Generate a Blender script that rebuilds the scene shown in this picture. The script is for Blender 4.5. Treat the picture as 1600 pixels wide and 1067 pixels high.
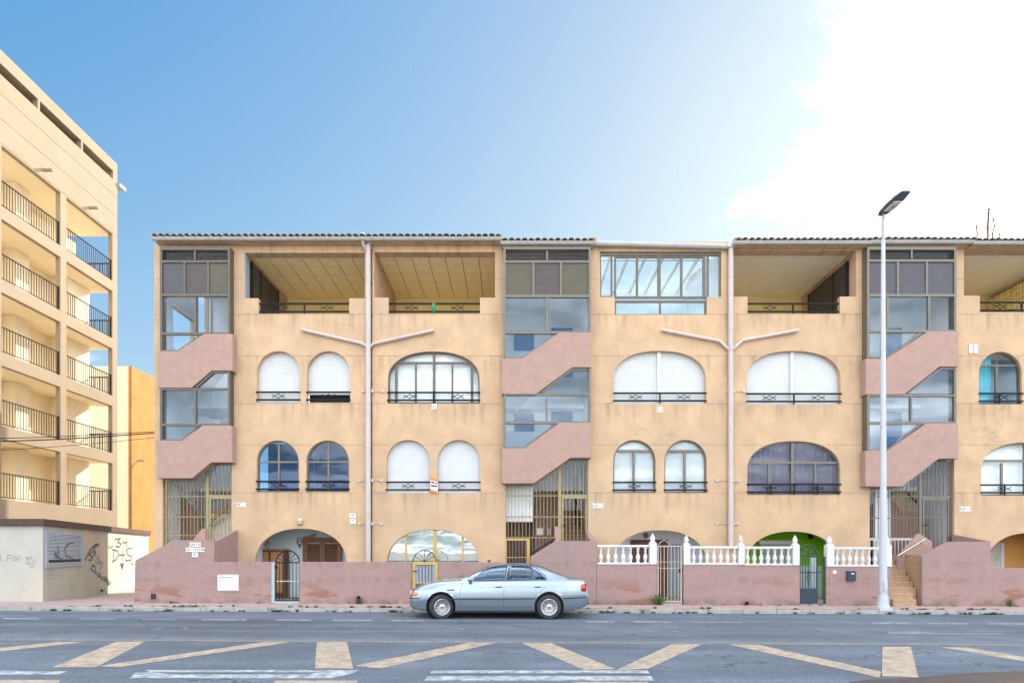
import bpy, bmesh, math, random
from mathutils import Vector, Matrix
R = math.radians
random.seed(7)
for o in list(bpy.data.objects): bpy.data.objects.remove(o)
scene = bpy.context.scene
COL = scene.collection

# ------------------------------------------------------------------ camera
CAMZ, FPX, HORIZON = 1.75, 930.0, 862.0
cam = bpy.data.cameras.new('camera'); camo = bpy.data.objects.new('camera', cam); COL.objects.link(camo)
camo.location = (0, 0, CAMZ); camo.rotation_euler = (R(90), 0, 0)
cam.sensor_width = 36; cam.lens = 36 * FPX / 1600; cam.shift_y = (HORIZON - 533.5) / 1600
cam.clip_start = 0.1; cam.clip_end = 4000
scene.camera = camo

# ------------------------------------------------------------------ light
SUN_AZ, SUN_EL = 38.0, 27.0          # degrees right of +Y, above the horizon
sd = Vector((math.sin(R(SUN_AZ)) * math.cos(R(SUN_EL)), math.cos(R(SUN_AZ)) * math.cos(R(SUN_EL)), math.sin(R(SUN_EL))))
world = bpy.data.worlds.new('World'); scene.world = world; world.use_nodes = True
wn, wl = world.node_tree.nodes, world.node_tree.links
wn.clear()
def W(t, **k):
    n = wn.new(t)
    for a, b in k.items(): setattr(n, a, b)
    return n
def wmath(op, a, b=None, c=None):
    n = W('ShaderNodeMath', operation=op)
    for i, v in enumerate((a, b, c)):
        if v is None: continue
        if isinstance(v, (int, float)): n.inputs[i].default_value = v
        else: wl.new(v, n.inputs[i])
    return n.outputs[0]
sky = W('ShaderNodeTexSky', sky_type='NISHITA', sun_disc=False)
sky.sun_elevation = R(SUN_EL); sky.sun_rotation = R(SUN_AZ); sky.altitude = 0
sky.air_density = 1.0; sky.dust_density = 0.8; sky.ozone_density = 1.0
tc = W('ShaderNodeTexCoord')
nrm = W('ShaderNodeVectorMath', operation='NORMALIZE'); wl.new(tc.outputs['Generated'], nrm.inputs[0])
sep = W('ShaderNodeSeparateXYZ'); wl.new(nrm.outputs[0], sep.inputs[0])
zz = wmath('ADD', wmath('MAXIMUM', sep.outputs[2], 0.0), 0.22)
cmb = W('ShaderNodeCombineXYZ')
wl.new(wmath('DIVIDE', sep.outputs[0], zz), cmb.inputs[0]); wl.new(wmath('DIVIDE', sep.outputs[1], zz), cmb.inputs[1])
rotm = W('ShaderNodeMapping'); rotm.inputs['Rotation'].default_value = (0, 0, R(35)); rotm.inputs['Scale'].default_value = (1.0, 1.9, 1)
wl.new(cmb.outputs[0], rotm.inputs[0])
n1 = W('ShaderNodeTexNoise'); n1.inputs['Scale'].default_value = 1.7; n1.inputs['Detail'].default_value = 12; n1.inputs['Roughness'].default_value = .66
n1.inputs['Distortion'].default_value = .5
wl.new(rotm.outputs[0], n1.inputs['Vector'])
dot = W('ShaderNodeVectorMath', operation='DOT_PRODUCT'); wl.new(nrm.outputs[0], dot.inputs[0])
dot.inputs[1].default_value = Vector((-0.25, 1.0, 0.70)).normalized()      # the clear patch of sky over the street; broken cloud all round it
gap = W('ShaderNodeMapRange', interpolation_type='SMOOTHSTEP'); wl.new(dot.outputs['Value'], gap.inputs[0])
gap.inputs[1].default_value = .935; gap.inputs[2].default_value = .77; gap.inputs[3].default_value = -.25; gap.inputs[4].default_value = .60
csum = wmath('ADD', wmath('MULTIPLY_ADD', n1.outputs['Fac'], 2.3, -.65), gap.outputs[0])
cl = W('ShaderNodeMapRange', interpolation_type='SMOOTHSTEP'); wl.new(csum, cl.inputs[0])
cl.inputs[1].default_value = .70; cl.inputs[2].default_value = 1.5
mixc = W('ShaderNodeMix', data_type='RGBA'); wl.new(wmath('POWER', cl.outputs[0], 1.7), mixc.inputs['Factor'])
# soft shoulder and blue grade on the clear sky so that the glow round the sun keeps its colour
va = W('ShaderNodeVectorMath', operation='SUBTRACT'); va.inputs[1].default_value = (.74, .55, 0); wl.new(sky.outputs[0], va.inputs[0])
vb = W('ShaderNodeVectorMath', operation='MAXIMUM'); vb.inputs[1].default_value = (.15, .3, .4); wl.new(va.outputs[0], vb.inputs[0])
v1 = W('ShaderNodeVectorMath', operation='MULTIPLY'); v1.inputs[1].default_value = (1/2.5, 1/3, 1/2); wl.new(vb.outputs[0], v1.inputs[0])
v2 = W('ShaderNodeVectorMath', operation='ADD'); v2.inputs[1].default_value = (1, 1, 1); wl.new(v1.outputs[0], v2.inputs[0])
v3 = W('ShaderNodeVectorMath', operation='DIVIDE'); wl.new(vb.outputs[0], v3.inputs[0]); wl.new(v2.outputs[0], v3.inputs[1])
v4 = W('ShaderNodeVectorMath', operation='MULTIPLY'); v4.inputs[1].default_value = (1.25, 1.28, 1.74); wl.new(v3.outputs[0], v4.inputs[0])
wl.new(v4.outputs[0], mixc.inputs['A'])
n2 = W('ShaderNodeTexNoise'); n2.inputs['Scale'].default_value = 2.6; n2.inputs['Detail'].default_value = 8; n2.inputs['Roughness'].default_value = .6; n2.inputs['Distortion'].default_value = .6
wl.new(rotm.outputs[0], n2.inputs['Vector'])
cr = W('ShaderNodeMapRange'); wl.new(n2.outputs['Fac'], cr.inputs[0]); cr.inputs[1].default_value = .3; cr.inputs[2].default_value = .7; cr.inputs[3].default_value = .55; cr.inputs[4].default_value = 1.35
cs = W('ShaderNodeVectorMath', operation='SCALE'); cs.inputs[0].default_value = (20.0, 20.2, 20.6); wl.new(cr.outputs[0], cs.inputs['Scale'])
wl.new(cs.outputs[0], mixc.inputs['B'])
bg = W('ShaderNodeBackground'); bg.inputs['Strength'].default_value = 0.095
wl.new(mixc.outputs['Result'], bg.inputs['Color'])
wo = W('ShaderNodeOutputWorld'); wl.new(bg.outputs[0], wo.inputs[0])

sun = bpy.data.lights.new('sun', 'SUN'); suno = bpy.data.objects.new('sun', sun); COL.objects.link(suno)
sun.energy = 2.0; sun.angle = R(0.8); sun.color = (1, .93, .82)
suno.rotation_euler = sd.to_track_quat('Z', 'Y').to_euler(); suno.location = (10, 30, 40)
vs = scene.view_settings
vs.view_transform = 'Standard'; vs.look = 'None'; vs.gamma = 1; vs.use_curve_mapping = False
vs.exposure = 1.95
scene.cycles.use_denoising = True
scene.cycles.max_bounces = 10; scene.cycles.diffuse_bounces = 5; scene.cycles.transparent_max_bounces = 16
scene.cycles.sample_clamp_indirect = 6

# ------------------------------------------------------------------ materials
MATS = {}
def mat(name, col, rough=.7, metal=0, spec=.5, var=0.0, vscale=3.0, bump=0.0, bscale=120.0, var2=None, coat=0, fn=None):
    if name in MATS: return MATS[name]
    m = bpy.data.materials.new(name); m.use_nodes = True; MATS[name] = m
    nt = m.node_tree; n = nt.nodes; l = nt.links; p = n['Principled BSDF']
    p.inputs['Base Color'].default_value = (*col, 1); p.inputs['Roughness'].default_value = rough
    p.inputs['Metallic'].default_value = metal; p.inputs['Specular IOR Level'].default_value = spec
    if coat: p.inputs['Coat Weight'].default_value = coat; p.inputs['Coat Roughness'].default_value = .04
    g = n.new('ShaderNodeNewGeometry')
    colsock = None
    if var or fn:
        t = n.new('ShaderNodeTexNoise'); t.inputs['Scale'].default_value = vscale; t.inputs['Detail'].default_value = 7; t.inputs['Roughness'].default_value = .62
        l.new(g.outputs['Position'], t.inputs['Vector'])
        mr = n.new('ShaderNodeMapRange'); l.new(t.outputs['Fac'], mr.inputs[0])
        mr.inputs[1].default_value = .3; mr.inputs[2].default_value = .7; mr.inputs[3].default_value = 1 - var; mr.inputs[4].default_value = 1 + var * .7
        mx = n.new('ShaderNodeVectorMath'); mx.operation = 'SCALE'; mx.inputs[0].default_value = col; l.new(mr.outputs[0], mx.inputs['Scale'])
        colsock = mx.outputs[0]
        if var2:   # second blotch colour
            t2 = n.new('ShaderNodeTexNoise'); t2.inputs['Scale'].default_value = var2[1]; t2.inputs['Detail'].default_value = 5
            l.new(g.outputs['Position'], t2.inputs['Vector'])
            m2 = n.new('ShaderNodeMapRange'); l.new(t2.outputs['Fac'], m2.inputs[0]); m2.inputs[1].default_value = var2[2]; m2.inputs[2].default_value = var2[3]; m2.inputs[4].default_value = var2[4]
            mm = n.new('ShaderNodeMix'); mm.data_type = 'RGBA'; l.new(m2.outputs[0], mm.inputs['Factor']); l.new(colsock, mm.inputs['A']); mm.inputs['B'].default_value = (*var2[0], 1)
            colsock = mm.outputs['Result']
        if fn: colsock = fn(n, l, g, colsock)
        l.new(colsock, p.inputs['Base Color'])
    if bump:
        t = n.new('ShaderNodeTexNoise'); t.inputs['Scale'].default_value = bscale; t.inputs['Detail'].default_value = 4
        l.new(g.outputs['Position'], t.inputs['Vector'])
        b = n.new('ShaderNodeBump'); b.inputs['Strength'].default_value = bump; b.inputs['Distance'].default_value = .01
        l.new(t.outputs['Fac'], b.inputs['Height']); l.new(b.outputs[0], p.inputs['Normal'])
    return m
def glass(name, tint=(.8, .9, .95), refl=.12, rough=.01):
    if name in MATS: return MATS[name]
    m = bpy.data.materials.new(name); m.use_nodes = True; MATS[name] = m
    n, l = m.node_tree.nodes, m.node_tree.links; n.clear()
    tr = n.new('ShaderNodeBsdfTransparent'); tr.inputs[0].default_value = (*tint, 1)
    gl = n.new('ShaderNodeBsdfGlossy'); gl.inputs['Roughness'].default_value = rough; gl.inputs[0].default_value = (.9, .95, 1, 1)
    lw = n.new('ShaderNodeLayerWeight'); lw.inputs[0].default_value = .5
    fr = n.new('ShaderNodeMath'); fr.operation = 'POWER'; fr.inputs[1].default_value = 4.0; l.new(lw.outputs['Facing'], fr.inputs[0])
    ad = n.new('ShaderNodeMath'); ad.operation = 'ADD'; ad.use_clamp = True; ad.inputs[1].default_value = refl + .02; l.new(fr.outputs[0], ad.inputs[0])
    # slight waviness of the pane
    t = n.new('ShaderNodeTexNoise'); t.inputs['Scale'].default_value = 1.3; g = n.new('ShaderNodeNewGeometry'); l.new(g.outputs['Position'], t.inputs['Vector'])
    b = n.new('ShaderNodeBump'); b.inputs['Strength'].default_value = .15; b.inputs['Distance'].default_value = .012; l.new(t.outputs['Fac'], b.inputs['Height'])
    l.new(b.outputs[0], gl.inputs['Normal'])
    mx = n.new('ShaderNodeMixShader'); l.new(ad.outputs[0], mx.inputs[0]); l.new(tr.outputs[0], mx.inputs[1]); l.new(gl.outputs[0], mx.inputs[2])
    o = n.new('ShaderNodeOutputMaterial'); l.new(mx.outputs[0], o.inputs[0])
    return m
def streaks(dark=(.16, .11, .07), amount=.55, zlines=(), length=.9, thr=.5):
    """rain streaks that start below given heights (dirt with its own shape)"""
    def fn(n, l, g, c):
        s = n.new('ShaderNodeSeparateXYZ'); l.new(g.outputs['Position'], s.inputs[0])
        mp = n.new('ShaderNodeMapping'); mp.inputs['Scale'].default_value = (3.4, 1, .22); l.new(g.outputs['Position'], mp.inputs[0])
        t = n.new('ShaderNodeTexNoise'); t.inputs['Scale'].default_value = 1.6; t.inputs['Detail'].default_value = 6; t.inputs['Roughness'].default_value = .6; l.new(mp.outputs[0], t.inputs['Vector'])
        st = n.new('ShaderNodeMapRange'); l.new(t.outputs['Fac'], st.inputs[0]); st.inputs[1].default_value = thr; st.inputs[2].default_value = thr + .22
        acc = None
        for z in zlines:
            a = n.new('ShaderNodeMapRange'); a.interpolation_type = 'SMOOTHSTEP'; l.new(s.outputs[2], a.inputs[0]); a.inputs[1].default_value = z - length; a.inputs[2].default_value = z - .02
            b = n.new('ShaderNodeMath'); b.operation = 'LESS_THAN'; l.new(s.outputs[2], b.inputs[0]); b.inputs[1].default_value = z + .01
            k = n.new('ShaderNodeMath'); k.operation = 'MULTIPLY'; l.new(a.outputs[0], k.inputs[0]); l.new(b.outputs[0], k.inputs[1])
            if acc is None: acc = k.outputs[0]
            else:
                q = n.new('ShaderNodeMath'); q.operation = 'MAXIMUM'; l.new(acc, q.inputs[0]); l.new(k.outputs[0], q.inputs[1]); acc = q.outputs[0]
        k = n.new('ShaderNodeMath'); k.operation = 'MULTIPLY'; l.new(acc, k.inputs[0]); l.new(st.outputs[0], k.inputs[1])
        k2 = n.new('ShaderNodeMath'); k2.operation = 'MULTIPLY'; l.new(k.outputs[0], k2.inputs[0]); k2.inputs[1].default_value = amount
        mm = n.new('ShaderNodeMix'); mm.data_type = 'RGBA'; l.new(k2.outputs[0], mm.inputs['Factor']); l.new(c, mm.inputs['A']); mm.inputs['B'].default_value = (*dark, 1)
        return mm.outputs['Result']
    return fn

# ------------------------------------------------------------------ geometry helpers
F, S, FEN = 20.2, 19.9, 18.6           # facade, stair tower front, garden wall front (metres from camera)
KERB = 17.2
def gz(x): return -.004 * max(-80, min(80, x))
def X(px, d): return (px - 800) * d / FPX
def Z(py, d): return CAMZ + (HORIZON - py) * d / FPX
def P2(pts, d): return [(X(a, d), Z(b, d)) for a, b in pts]
def ground(px, py, dz=0):
    d = 12.0
    for _ in range(4): d = (CAMZ - gz(X(px, d)) - dz) * FPX / (py - HORIZON)
    return X(px, d), d

class MB:
    def __init__(s): s.v = []; s.f = []
    def add(s, vs, fs):
        k = len(s.v); s.v += [tuple(v) for v in vs]; s.f += [tuple(i + k for i in f) for f in fs]; return s
    def box(s, x0, x1, y0, y1, z0, z1):
        x0, x1 = sorted((x0, x1)); y0, y1 = sorted((y0, y1)); z0, z1 = sorted((z0, z1))
        return s.add([(x0,y0,z0),(x1,y0,z0),(x1,y1,z0),(x0,y1,z0),(x0,y0,z1),(x1,y0,z1),(x1,y1,z1),(x0,y1,z1)],
                     [(0,3,2,1),(4,5,6,7),(0,1,5,4),(1,2,6,5),(2,3,7,6),(3,0,4,7)])
    def prism(s, pts, y0, y1):                     # polygon in XZ, extruded along Y
        a = sum(pts[i][0] * pts[(i+1) % len(pts)][1] - pts[(i+1) % len(pts)][0] * pts[i][1] for i in range(len(pts)))
        if a < 0: pts = pts[::-1]
        n = len(pts)
        return s.add([(x, y0, z) for x, z in pts] + [(x, y1, z) for x, z in pts],
                     [tuple(range(n)), tuple(range(2*n-1, n-1, -1))] + [(i, i+n, (i+1) % n + n, (i+1) % n) for i in range(n)])
    def prismz(s, pts, z0, z1):                    # polygon in XY, extruded along Z
        a = sum(pts[i][0] * pts[(i+1) % len(pts)][1] - pts[(i+1) % len(pts)][0] * pts[i][1] for i in range(len(pts)))
        if a < 0: pts = pts[::-1]
        n = len(pts)
        return s.add([(x, y, z0) for x, y in pts] + [(x, y, z1) for x, y in pts],
                     [tuple(range(n-1, -1, -1)), tuple(range(n, 2*n))] + [(i, (i+1) % n, (i+1) % n + n, i+n) for i in range(n)])
    def prismx(s, pts, x0, x1):                    # polygon in YZ, extruded along X
        a = sum(pts[i][0] * pts[(i+1) % len(pts)][1] - pts[(i+1) % len(pts)][0] * pts[i][1] for i in range(len(pts)))
        if a < 0: pts = pts[::-1]
        n = len(pts)
        return s.add([(x0, y, z) for y, z in pts] + [(x1, y, z) for y, z in pts],
                     [tuple(range(n-1, -1, -1)), tuple(range(n, 2*n))] + [(i, (i+1) % n, (i+1) % n + n, i+n) for i in range(n)])
    def bar(s, p, q, w, y0, y1):                   # straight bar in XZ plane
        d = Vector((q[0]-p[0], q[1]-p[1])); d.normalize(); nx, nz = -d.y * w / 2, d.x * w / 2
        return s.prism([(p[0]+nx, p[1]+nz), (p[0]-nx, p[1]-nz), (q[0]-nx, q[1]-nz), (q[0]+nx, q[1]+nz)], y0, y1)
    def tube(s, path, r, n=8, closed=False):
        path = [Vector(p) for p in path]; m = len(path); rs = r if isinstance(r, (list, tuple)) else [r] * m
        k = len(s.v); up = Vector((.13, .21, 1)).normalized()
        for i, p in enumerate(path):
            if closed: t = path[(i+1) % m] - path[i-1]
            else: t = path[min(i+1, m-1)] - path[max(i-1, 0)]
            t.normalize()
            u = up if abs(t.dot(up)) < .95 else Vector((1, .1, 0))
            a = t.cross(u).normalized(); b = t.cross(a)
            for j in range(n):
                an = 2 * math.pi * j / n; q = p + (a * math.cos(an) + b * math.sin(an)) * rs[i]; s.v.append(tuple(q))
        for i in range(m if closed else m - 1):
            i2 = (i + 1) % m
            for j in range(n): s.f.append((k+i*n+j, k+i*n+(j+1) % n, k+i2*n+(j+1) % n, k+i2*n+j))
        if not closed: s.f.append(tuple(k+j for j in range(n-1, -1, -1))); s.f.append(tuple(k+(m-1)*n+j for j in range(n)))
        return s
    def lathe(s, c, prof, n=16, axis='Z', caps=True):
        k = len(s.v)
        for r, h in prof:
            for j in range(n):
                an = 2 * math.pi * j / n; a, b = r * math.cos(an), r * math.sin(an)
                s.v.append((c[0]+a, c[1]+b, c[2]+h) if axis == 'Z' else (c[0]+a, c[1]+h, c[2]+b) if axis == 'Y' else (c[0]+h, c[1]+a, c[2]+b))
        m = len(prof)
        for i in range(m - 1):
            for j in range(n):
                q = (k+i*n+j, k+i*n+(j+1) % n, k+(i+1)*n+(j+1) % n, k+(i+1)*n+j)
                s.f.append(q if axis != 'Y' else q[::-1])
        if caps: s.f.append(tuple(k+j for j in range(n-1, -1, -1))); s.f.append(tuple(k+(m-1)*n+j for j in range(n)))
        return s
    def build(s, name, m, parent=None, smooth=False, bevel=0, fix=False):
        lo = [min(v[i] for v in s.v) for i in range(3)]; hi = [max(v[i] for v in s.v) for i in range(3)]
        c = Vector(((lo[0]+hi[0])/2, (lo[1]+hi[1])/2, lo[2]))
        me = bpy.data.meshes.new(name); me.from_pydata([(v[0]-c.x, v[1]-c.y, v[2]-c.z) for v in s.v], [], s.f)
        if fix:
            bm = bmesh.new(); bm.from_mesh(me); bmesh.ops.recalc_face_normals(bm, faces=bm.faces); bm.to_mesh(me); bm.free()
        return finish(name, me, m, c, parent, smooth, bevel)
WL = {}
def finish(name, me, m, c, parent=None, smooth=False, bevel=0):
    if m: me.materials.append(m)
    if smooth:
        me.polygons.foreach_set('use_smooth', [True] * len(me.polygons))
        if smooth is not True: me.set_sharp_from_angle(angle=R(smooth))
    o = bpy.data.objects.new(name, me); COL.objects.link(o)
    if bevel:
        b = o.modifiers.new('bevel', 'BEVEL'); b.width = bevel; b.segments = 2; b.limit_method = 'ANGLE'; b.angle_limit = R(35)
    place(o, c, parent); return o
def place(o, c, parent=None):
    WL[o.name] = Vector(c)
    if parent: o.parent = parent; o.location = Vector(c) - WL[parent.name]
    else: o.location = c
def empty(name, loc): 
    o = bpy.data.objects.new(name, None); COL.objects.link(o); o.location = loc; o.empty_display_size = .2; WL[o.name] = Vector(loc); return o
def tag(o, label, cat, group=None, kind=None):
    o['label'] = label; o['category'] = cat
    if group: o['group'] = group
    if kind: o['kind'] = kind
    return o
def thing(name, label, cat, loc, group=None): return tag(empty(name, loc), label, cat, group)
def struct(o): o['kind'] = 'structure'; return o
def dup(o, c, parent=None, rz=0):
    k = o.copy(); COL.objects.link(k); k.parent = None; k.matrix_parent_inverse = Matrix()
    place(k, c, parent); k.rotation_euler = (0, 0, rz); return k
def mesh_of(tmp):
    dg = bpy.context.evaluated_depsgraph_get(); me = bpy.data.meshes.new_from_object(tmp.evaluated_get(dg)); return me
def holed(outer, holes, y0, y1, grooves=()):
    """wall with holes: outlines in XZ; returns an MB"""
    cu = bpy.data.curves.new('tmp', 'CURVE'); cu.dimensions = '2D'; cu.fill_mode = 'BOTH'; cu.extrude = (y1 - y0) / 2
    for loop in [outer] + list(holes):
        sp = cu.splines.new('POLY'); sp.points.add(len(loop) - 1); sp.use_cyclic_u = True
        for p, (a, b) in zip(sp.points, loop): p.co = (a, b, 0, 1)
    t = bpy.data.objects.new('tmp', cu); COL.objects.link(t); bpy.context.view_layer.update()
    me = mesh_of(t); bpy.data.objects.remove(t); bpy.data.curves.remove(cu)
    ym = (y0 + y1) / 2
    me.transform(Matrix(((1,0,0,0),(0,0,-1,ym),(0,1,0,0),(0,0,0,1))))
    bm = bmesh.new(); bm.from_mesh(me); bmesh.ops.remove_doubles(bm, verts=bm.verts, dist=1e-5); bmesh.ops.recalc_face_normals(bm, faces=bm.faces); bm.to_mesh(me); bm.free()
    if grooves:
        g = MB(); x0 = min(p[0] for p in outer) - 1; x1 = max(p[0] for p in outer) + 1
        for z in grooves: g.box(x0, x1, y0 - .05, y0 + .012, z - .011, z + .011)
        gme = bpy.data.meshes.new('g'); gme.from_pydata(g.v, [], g.f)
        me = boolean(me, gme)
    m = MB(); m.v = [tuple(v.co) for v in me.vertices]; m.f = [tuple(p.vertices) for p in me.polygons]
    bpy.data.meshes.remove(me); return m
def boolean(me, cut):
    a = bpy.data.objects.new('ta', me); b = bpy.data.objects.new('tb', cut); COL.objects.link(a); COL.objects.link(b)
    md = a.modifiers.new('b', 'BOOLEAN'); md.operation = 'DIFFERENCE'; md.solver = 'EXACT'; md.object = b
    bpy.context.view_layer.update(); out = mesh_of(a)
    bpy.data.objects.remove(a); bpy.data.objects.remove(b); return out
def arch(cx, hw, top, base, ry=None, e=2.0, n=24):     # in px; list of px points
    ry = ry or hw; pts = [(cx - hw, base)]
    for i in range(n + 1):
        a = math.pi - math.pi * i / n; c, s = math.cos(a), math.sin(a)
        pts.append((cx + hw * math.copysign(abs(c) ** (2 / e), c), top + ry - ry * abs(s) ** (2 / e)))
    pts.append((cx + hw, base)); return pts
def text(name, s, size, x, y, z, m, parent=None, align='CENTER', depth=.002, nrm_rot=0):
    cu = bpy.data.curves.new('t', 'FONT'); cu.body = s; cu.size = size; cu.align_x = align; cu.align_y = 'CENTER'; cu.extrude = depth
    t = bpy.data.objects.new('t', cu); COL.objects.link(t); bpy.context.view_layer.update(); me = mesh_of(t)
    bpy.data.objects.remove(t); bpy.data.curves.remove(cu)
    me.transform(Matrix.Rotation(R(90), 4, 'X')); 
    if nrm_rot: me.transform(Matrix.Rotation(nrm_rot, 4, 'Y'))
    me.materials.clear()
    return finish(name, me, m, (x, y, z), parent)
# ------------------------------------------------------------------ palette
def zf(py): return Z(py, F)
def xf(px): return X(px, F)
def cracks(n, l, g, c, scale, col, width, amt, mask_lo=.5, mask_hi=.6):
    nz = n.new('ShaderNodeTexNoise'); nz.inputs['Scale'].default_value = 2.2; nz.inputs['Detail'].default_value = 6; l.new(g.outputs['Position'], nz.inputs['Vector'])
    sc = n.new('ShaderNodeVectorMath'); sc.operation = 'SCALE'; sc.inputs['Scale'].default_value = .9; l.new(nz.outputs['Color'], sc.inputs[0])
    ad = n.new('ShaderNodeVectorMath'); ad.operation = 'ADD'; l.new(g.outputs['Position'], ad.inputs[0]); l.new(sc.outputs[0], ad.inputs[1])
    v = n.new('ShaderNodeTexVoronoi'); v.feature = 'DISTANCE_TO_EDGE'; v.inputs['Scale'].default_value = scale; l.new(ad.outputs[0], v.inputs['Vector'])
    m1 = n.new('ShaderNodeMapRange'); l.new(v.outputs['Distance'], m1.inputs[0]); m1.inputs[1].default_value = width * .4; m1.inputs[2].default_value = width * 1.4; m1.inputs[3].default_value = amt; m1.inputs[4].default_value = 0
    mk = n.new('ShaderNodeTexNoise'); mk.inputs['Scale'].default_value = .45; mk.inputs['Detail'].default_value = 3; l.new(g.outputs['Position'], mk.inputs['Vector'])
    m2 = n.new('ShaderNodeMapRange'); l.new(mk.outputs['Fac'], m2.inputs[0]); m2.inputs[1].default_value = mask_lo; m2.inputs[2].default_value = mask_hi
    k = n.new('ShaderNodeMath'); k.operation = 'MULTIPLY'; l.new(m1.outputs[0], k.inputs[0]); l.new(m2.outputs[0], k.inputs[1])
    mm = n.new('ShaderNodeMix'); mm.data_type = 'RGBA'; l.new(k.outputs[0], mm.inputs['Factor']); l.new(c, mm.inputs['A']); mm.inputs['B'].default_value = (*col, 1)
    return mm.outputs['Result']
def tracks(n, l, g, c):      # darker worn wheel lanes and oil along the driving direction
    mp = n.new('ShaderNodeMapping'); mp.inputs['Scale'].default_value = (.045, .95, 1); l.new(g.outputs['Position'], mp.inputs[0])
    t = n.new('ShaderNodeTexNoise'); t.inputs['Scale'].default_value = 1.4; t.inputs['Detail'].default_value = 5; l.new(mp.outputs[0], t.inputs['Vector'])
    m = n.new('ShaderNodeMapRange'); l.new(t.outputs['Fac'], m.inputs[0]); m.inputs[1].default_value = .35; m.inputs[2].default_value = .65; m.inputs[3].default_value = .78; m.inputs[4].default_value = 1.16
    v = n.new('ShaderNodeVectorMath'); v.operation = 'SCALE'; l.new(c, v.inputs[0]); l.new(m.outputs[0], v.inputs['Scale']); return v.outputs[0]
def speckle(n, l, g, c, scale, lo, hi):
    t = n.new('ShaderNodeTexNoise'); t.inputs['Scale'].default_value = scale; t.inputs['Detail'].default_value = 3; l.new(g.outputs['Position'], t.inputs['Vector'])
    m = n.new('ShaderNodeMapRange'); l.new(t.outputs['Fac'], m.inputs[0]); m.inputs[1].default_value = .35; m.inputs[2].default_value = .65; m.inputs[3].default_value = lo; m.inputs[4].default_value = hi
    v = n.new('ShaderNodeVectorMath'); v.operation = 'SCALE'; l.new(c, v.inputs[0]); l.new(m.outputs[0], v.inputs['Scale']); return v.outputs[0]
sills = [zf(490), zf(630), zf(769)]
M_PEACH = mat('peach_stucco', (.54, .375, .235), .92, spec=.2, var=.16, vscale=1.3, bump=.5, bscale=60, var2=((.47, .345, .235), .42, .46, .72, .7),
              fn=lambda n, l, g, c: cracks(n, l, g, streaks(zlines=sills + [zf(380), zf(556)], amount=.5, length=1.0, thr=.48, dark=(.20, .15, .10))(n, l, g, c), .30, (.30, .21, .14), .0035, .5))
M_PINK = mat('pink_render', (.39, .262, .222), .95, spec=.15, var=.10, vscale=5, bump=1.0, bscale=45, var2=((.32, .23, .21), 1.1, .5, .8, .7))
def lowwall(n, l, g, c):
    # rusty damp patches and pale scuffs near the foot of the garden walls
    s = n.new('ShaderNodeSeparateXYZ'); l.new(g.outputs['Position'], s.inputs[0])
    a = n.new('ShaderNodeMapRange'); a.interpolation_type = 'SMOOTHSTEP'; l.new(s.outputs[2], a.inputs[0]); a.inputs[1].default_value = 1.15; a.inputs[2].default_value = .25
    mp = n.new('ShaderNodeMapping'); mp.inputs['Scale'].default_value = (.55, 1, 1.7); mp.inputs['Location'].default_value = (3.1, 0, .2); l.new(g.outputs['Position'], mp.inputs[0])
    t = n.new('ShaderNodeTexNoise'); t.inputs['Scale'].default_value = 1.5; t.inputs['Detail'].default_value = 4; t.inputs['Distortion'].default_value = .4; l.new(mp.outputs[0], t.inputs['Vector'])
    st = n.new('ShaderNodeMapRange'); l.new(t.outputs['Fac'], st.inputs[0]); st.inputs[1].default_value = .56; st.inputs[2].default_value = .61; st.inputs[4].default_value = .9
    k = n.new('ShaderNodeMath'); k.operation = 'MULTIPLY'; l.new(a.outputs[0], k.inputs[0]); l.new(st.outputs[0], k.inputs[1])
    mm = n.new('ShaderNodeMix'); mm.data_type = 'RGBA'; l.new(k.outputs[0], mm.inputs['Factor']); l.new(c, mm.inputs['A']); mm.inputs['B'].default_value = (.27, .125, .09, 1)
    b = n.new('ShaderNodeMapRange'); b.interpolation_type = 'SMOOTHSTEP'; l.new(s.outputs[2], b.inputs[0]); b.inputs[1].default_value = .42; b.inputs[2].default_value = .1
    t2 = n.new('ShaderNodeTexNoise'); t2.inputs['Scale'].default_value = 2.6; t2.inputs['Detail'].default_value = 6; l.new(g.outputs['Position'], t2.inputs['Vector'])
    s2 = n.new('ShaderNodeMapRange'); l.new(t2.outputs['Fac'], s2.inputs[0]); s2.inputs[1].default_value = .42; s2.inputs[2].default_value = .62; s2.inputs[4].default_value = .75
    k2 = n.new('ShaderNodeMath'); k2.operation = 'MULTIPLY'; l.new(b.outputs[0], k2.inputs[0]); l.new(s2.outputs[0], k2.inputs[1])
    m2 = n.new('ShaderNodeMix'); m2.data_type = 'RGBA'; l.new(k2.outputs[0], m2.inputs['Factor']); l.new(mm.outputs['Result'], m2.inputs['A']); m2.inputs['B'].default_value = (.17, .12, .09, 1)
    return m2.outputs['Result']
M_PINKW = mat('pink_garden_wall', (.335, .225, .205), .95, spec=.15, var=.10, vscale=5, bump=1.0, bscale=45, var2=((.275, .212, .215), .8, .5, .8, .7),
              fn=lambda n, l, g, c: lowwall(n, l, g, streaks(zlines=[1.44, .95], amount=.4, length=.35, thr=.46, dark=(.17, .13, .125))(n, l, g, c)))
M_ASPH = mat('asphalt', (.116, .141, .176), .9, spec=.3, var=.22, vscale=.9, bump=.8, bscale=70, var2=((.092, .108, .132), .25, .48, .68, .9),
             fn=lambda n, l, g, c: cracks(n, l, g, tracks(n, l, g, speckle(n, l, g, c, 26, .80, 1.2)), .28, (.045, .05, .06), .006, .8, .5, .56))
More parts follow.
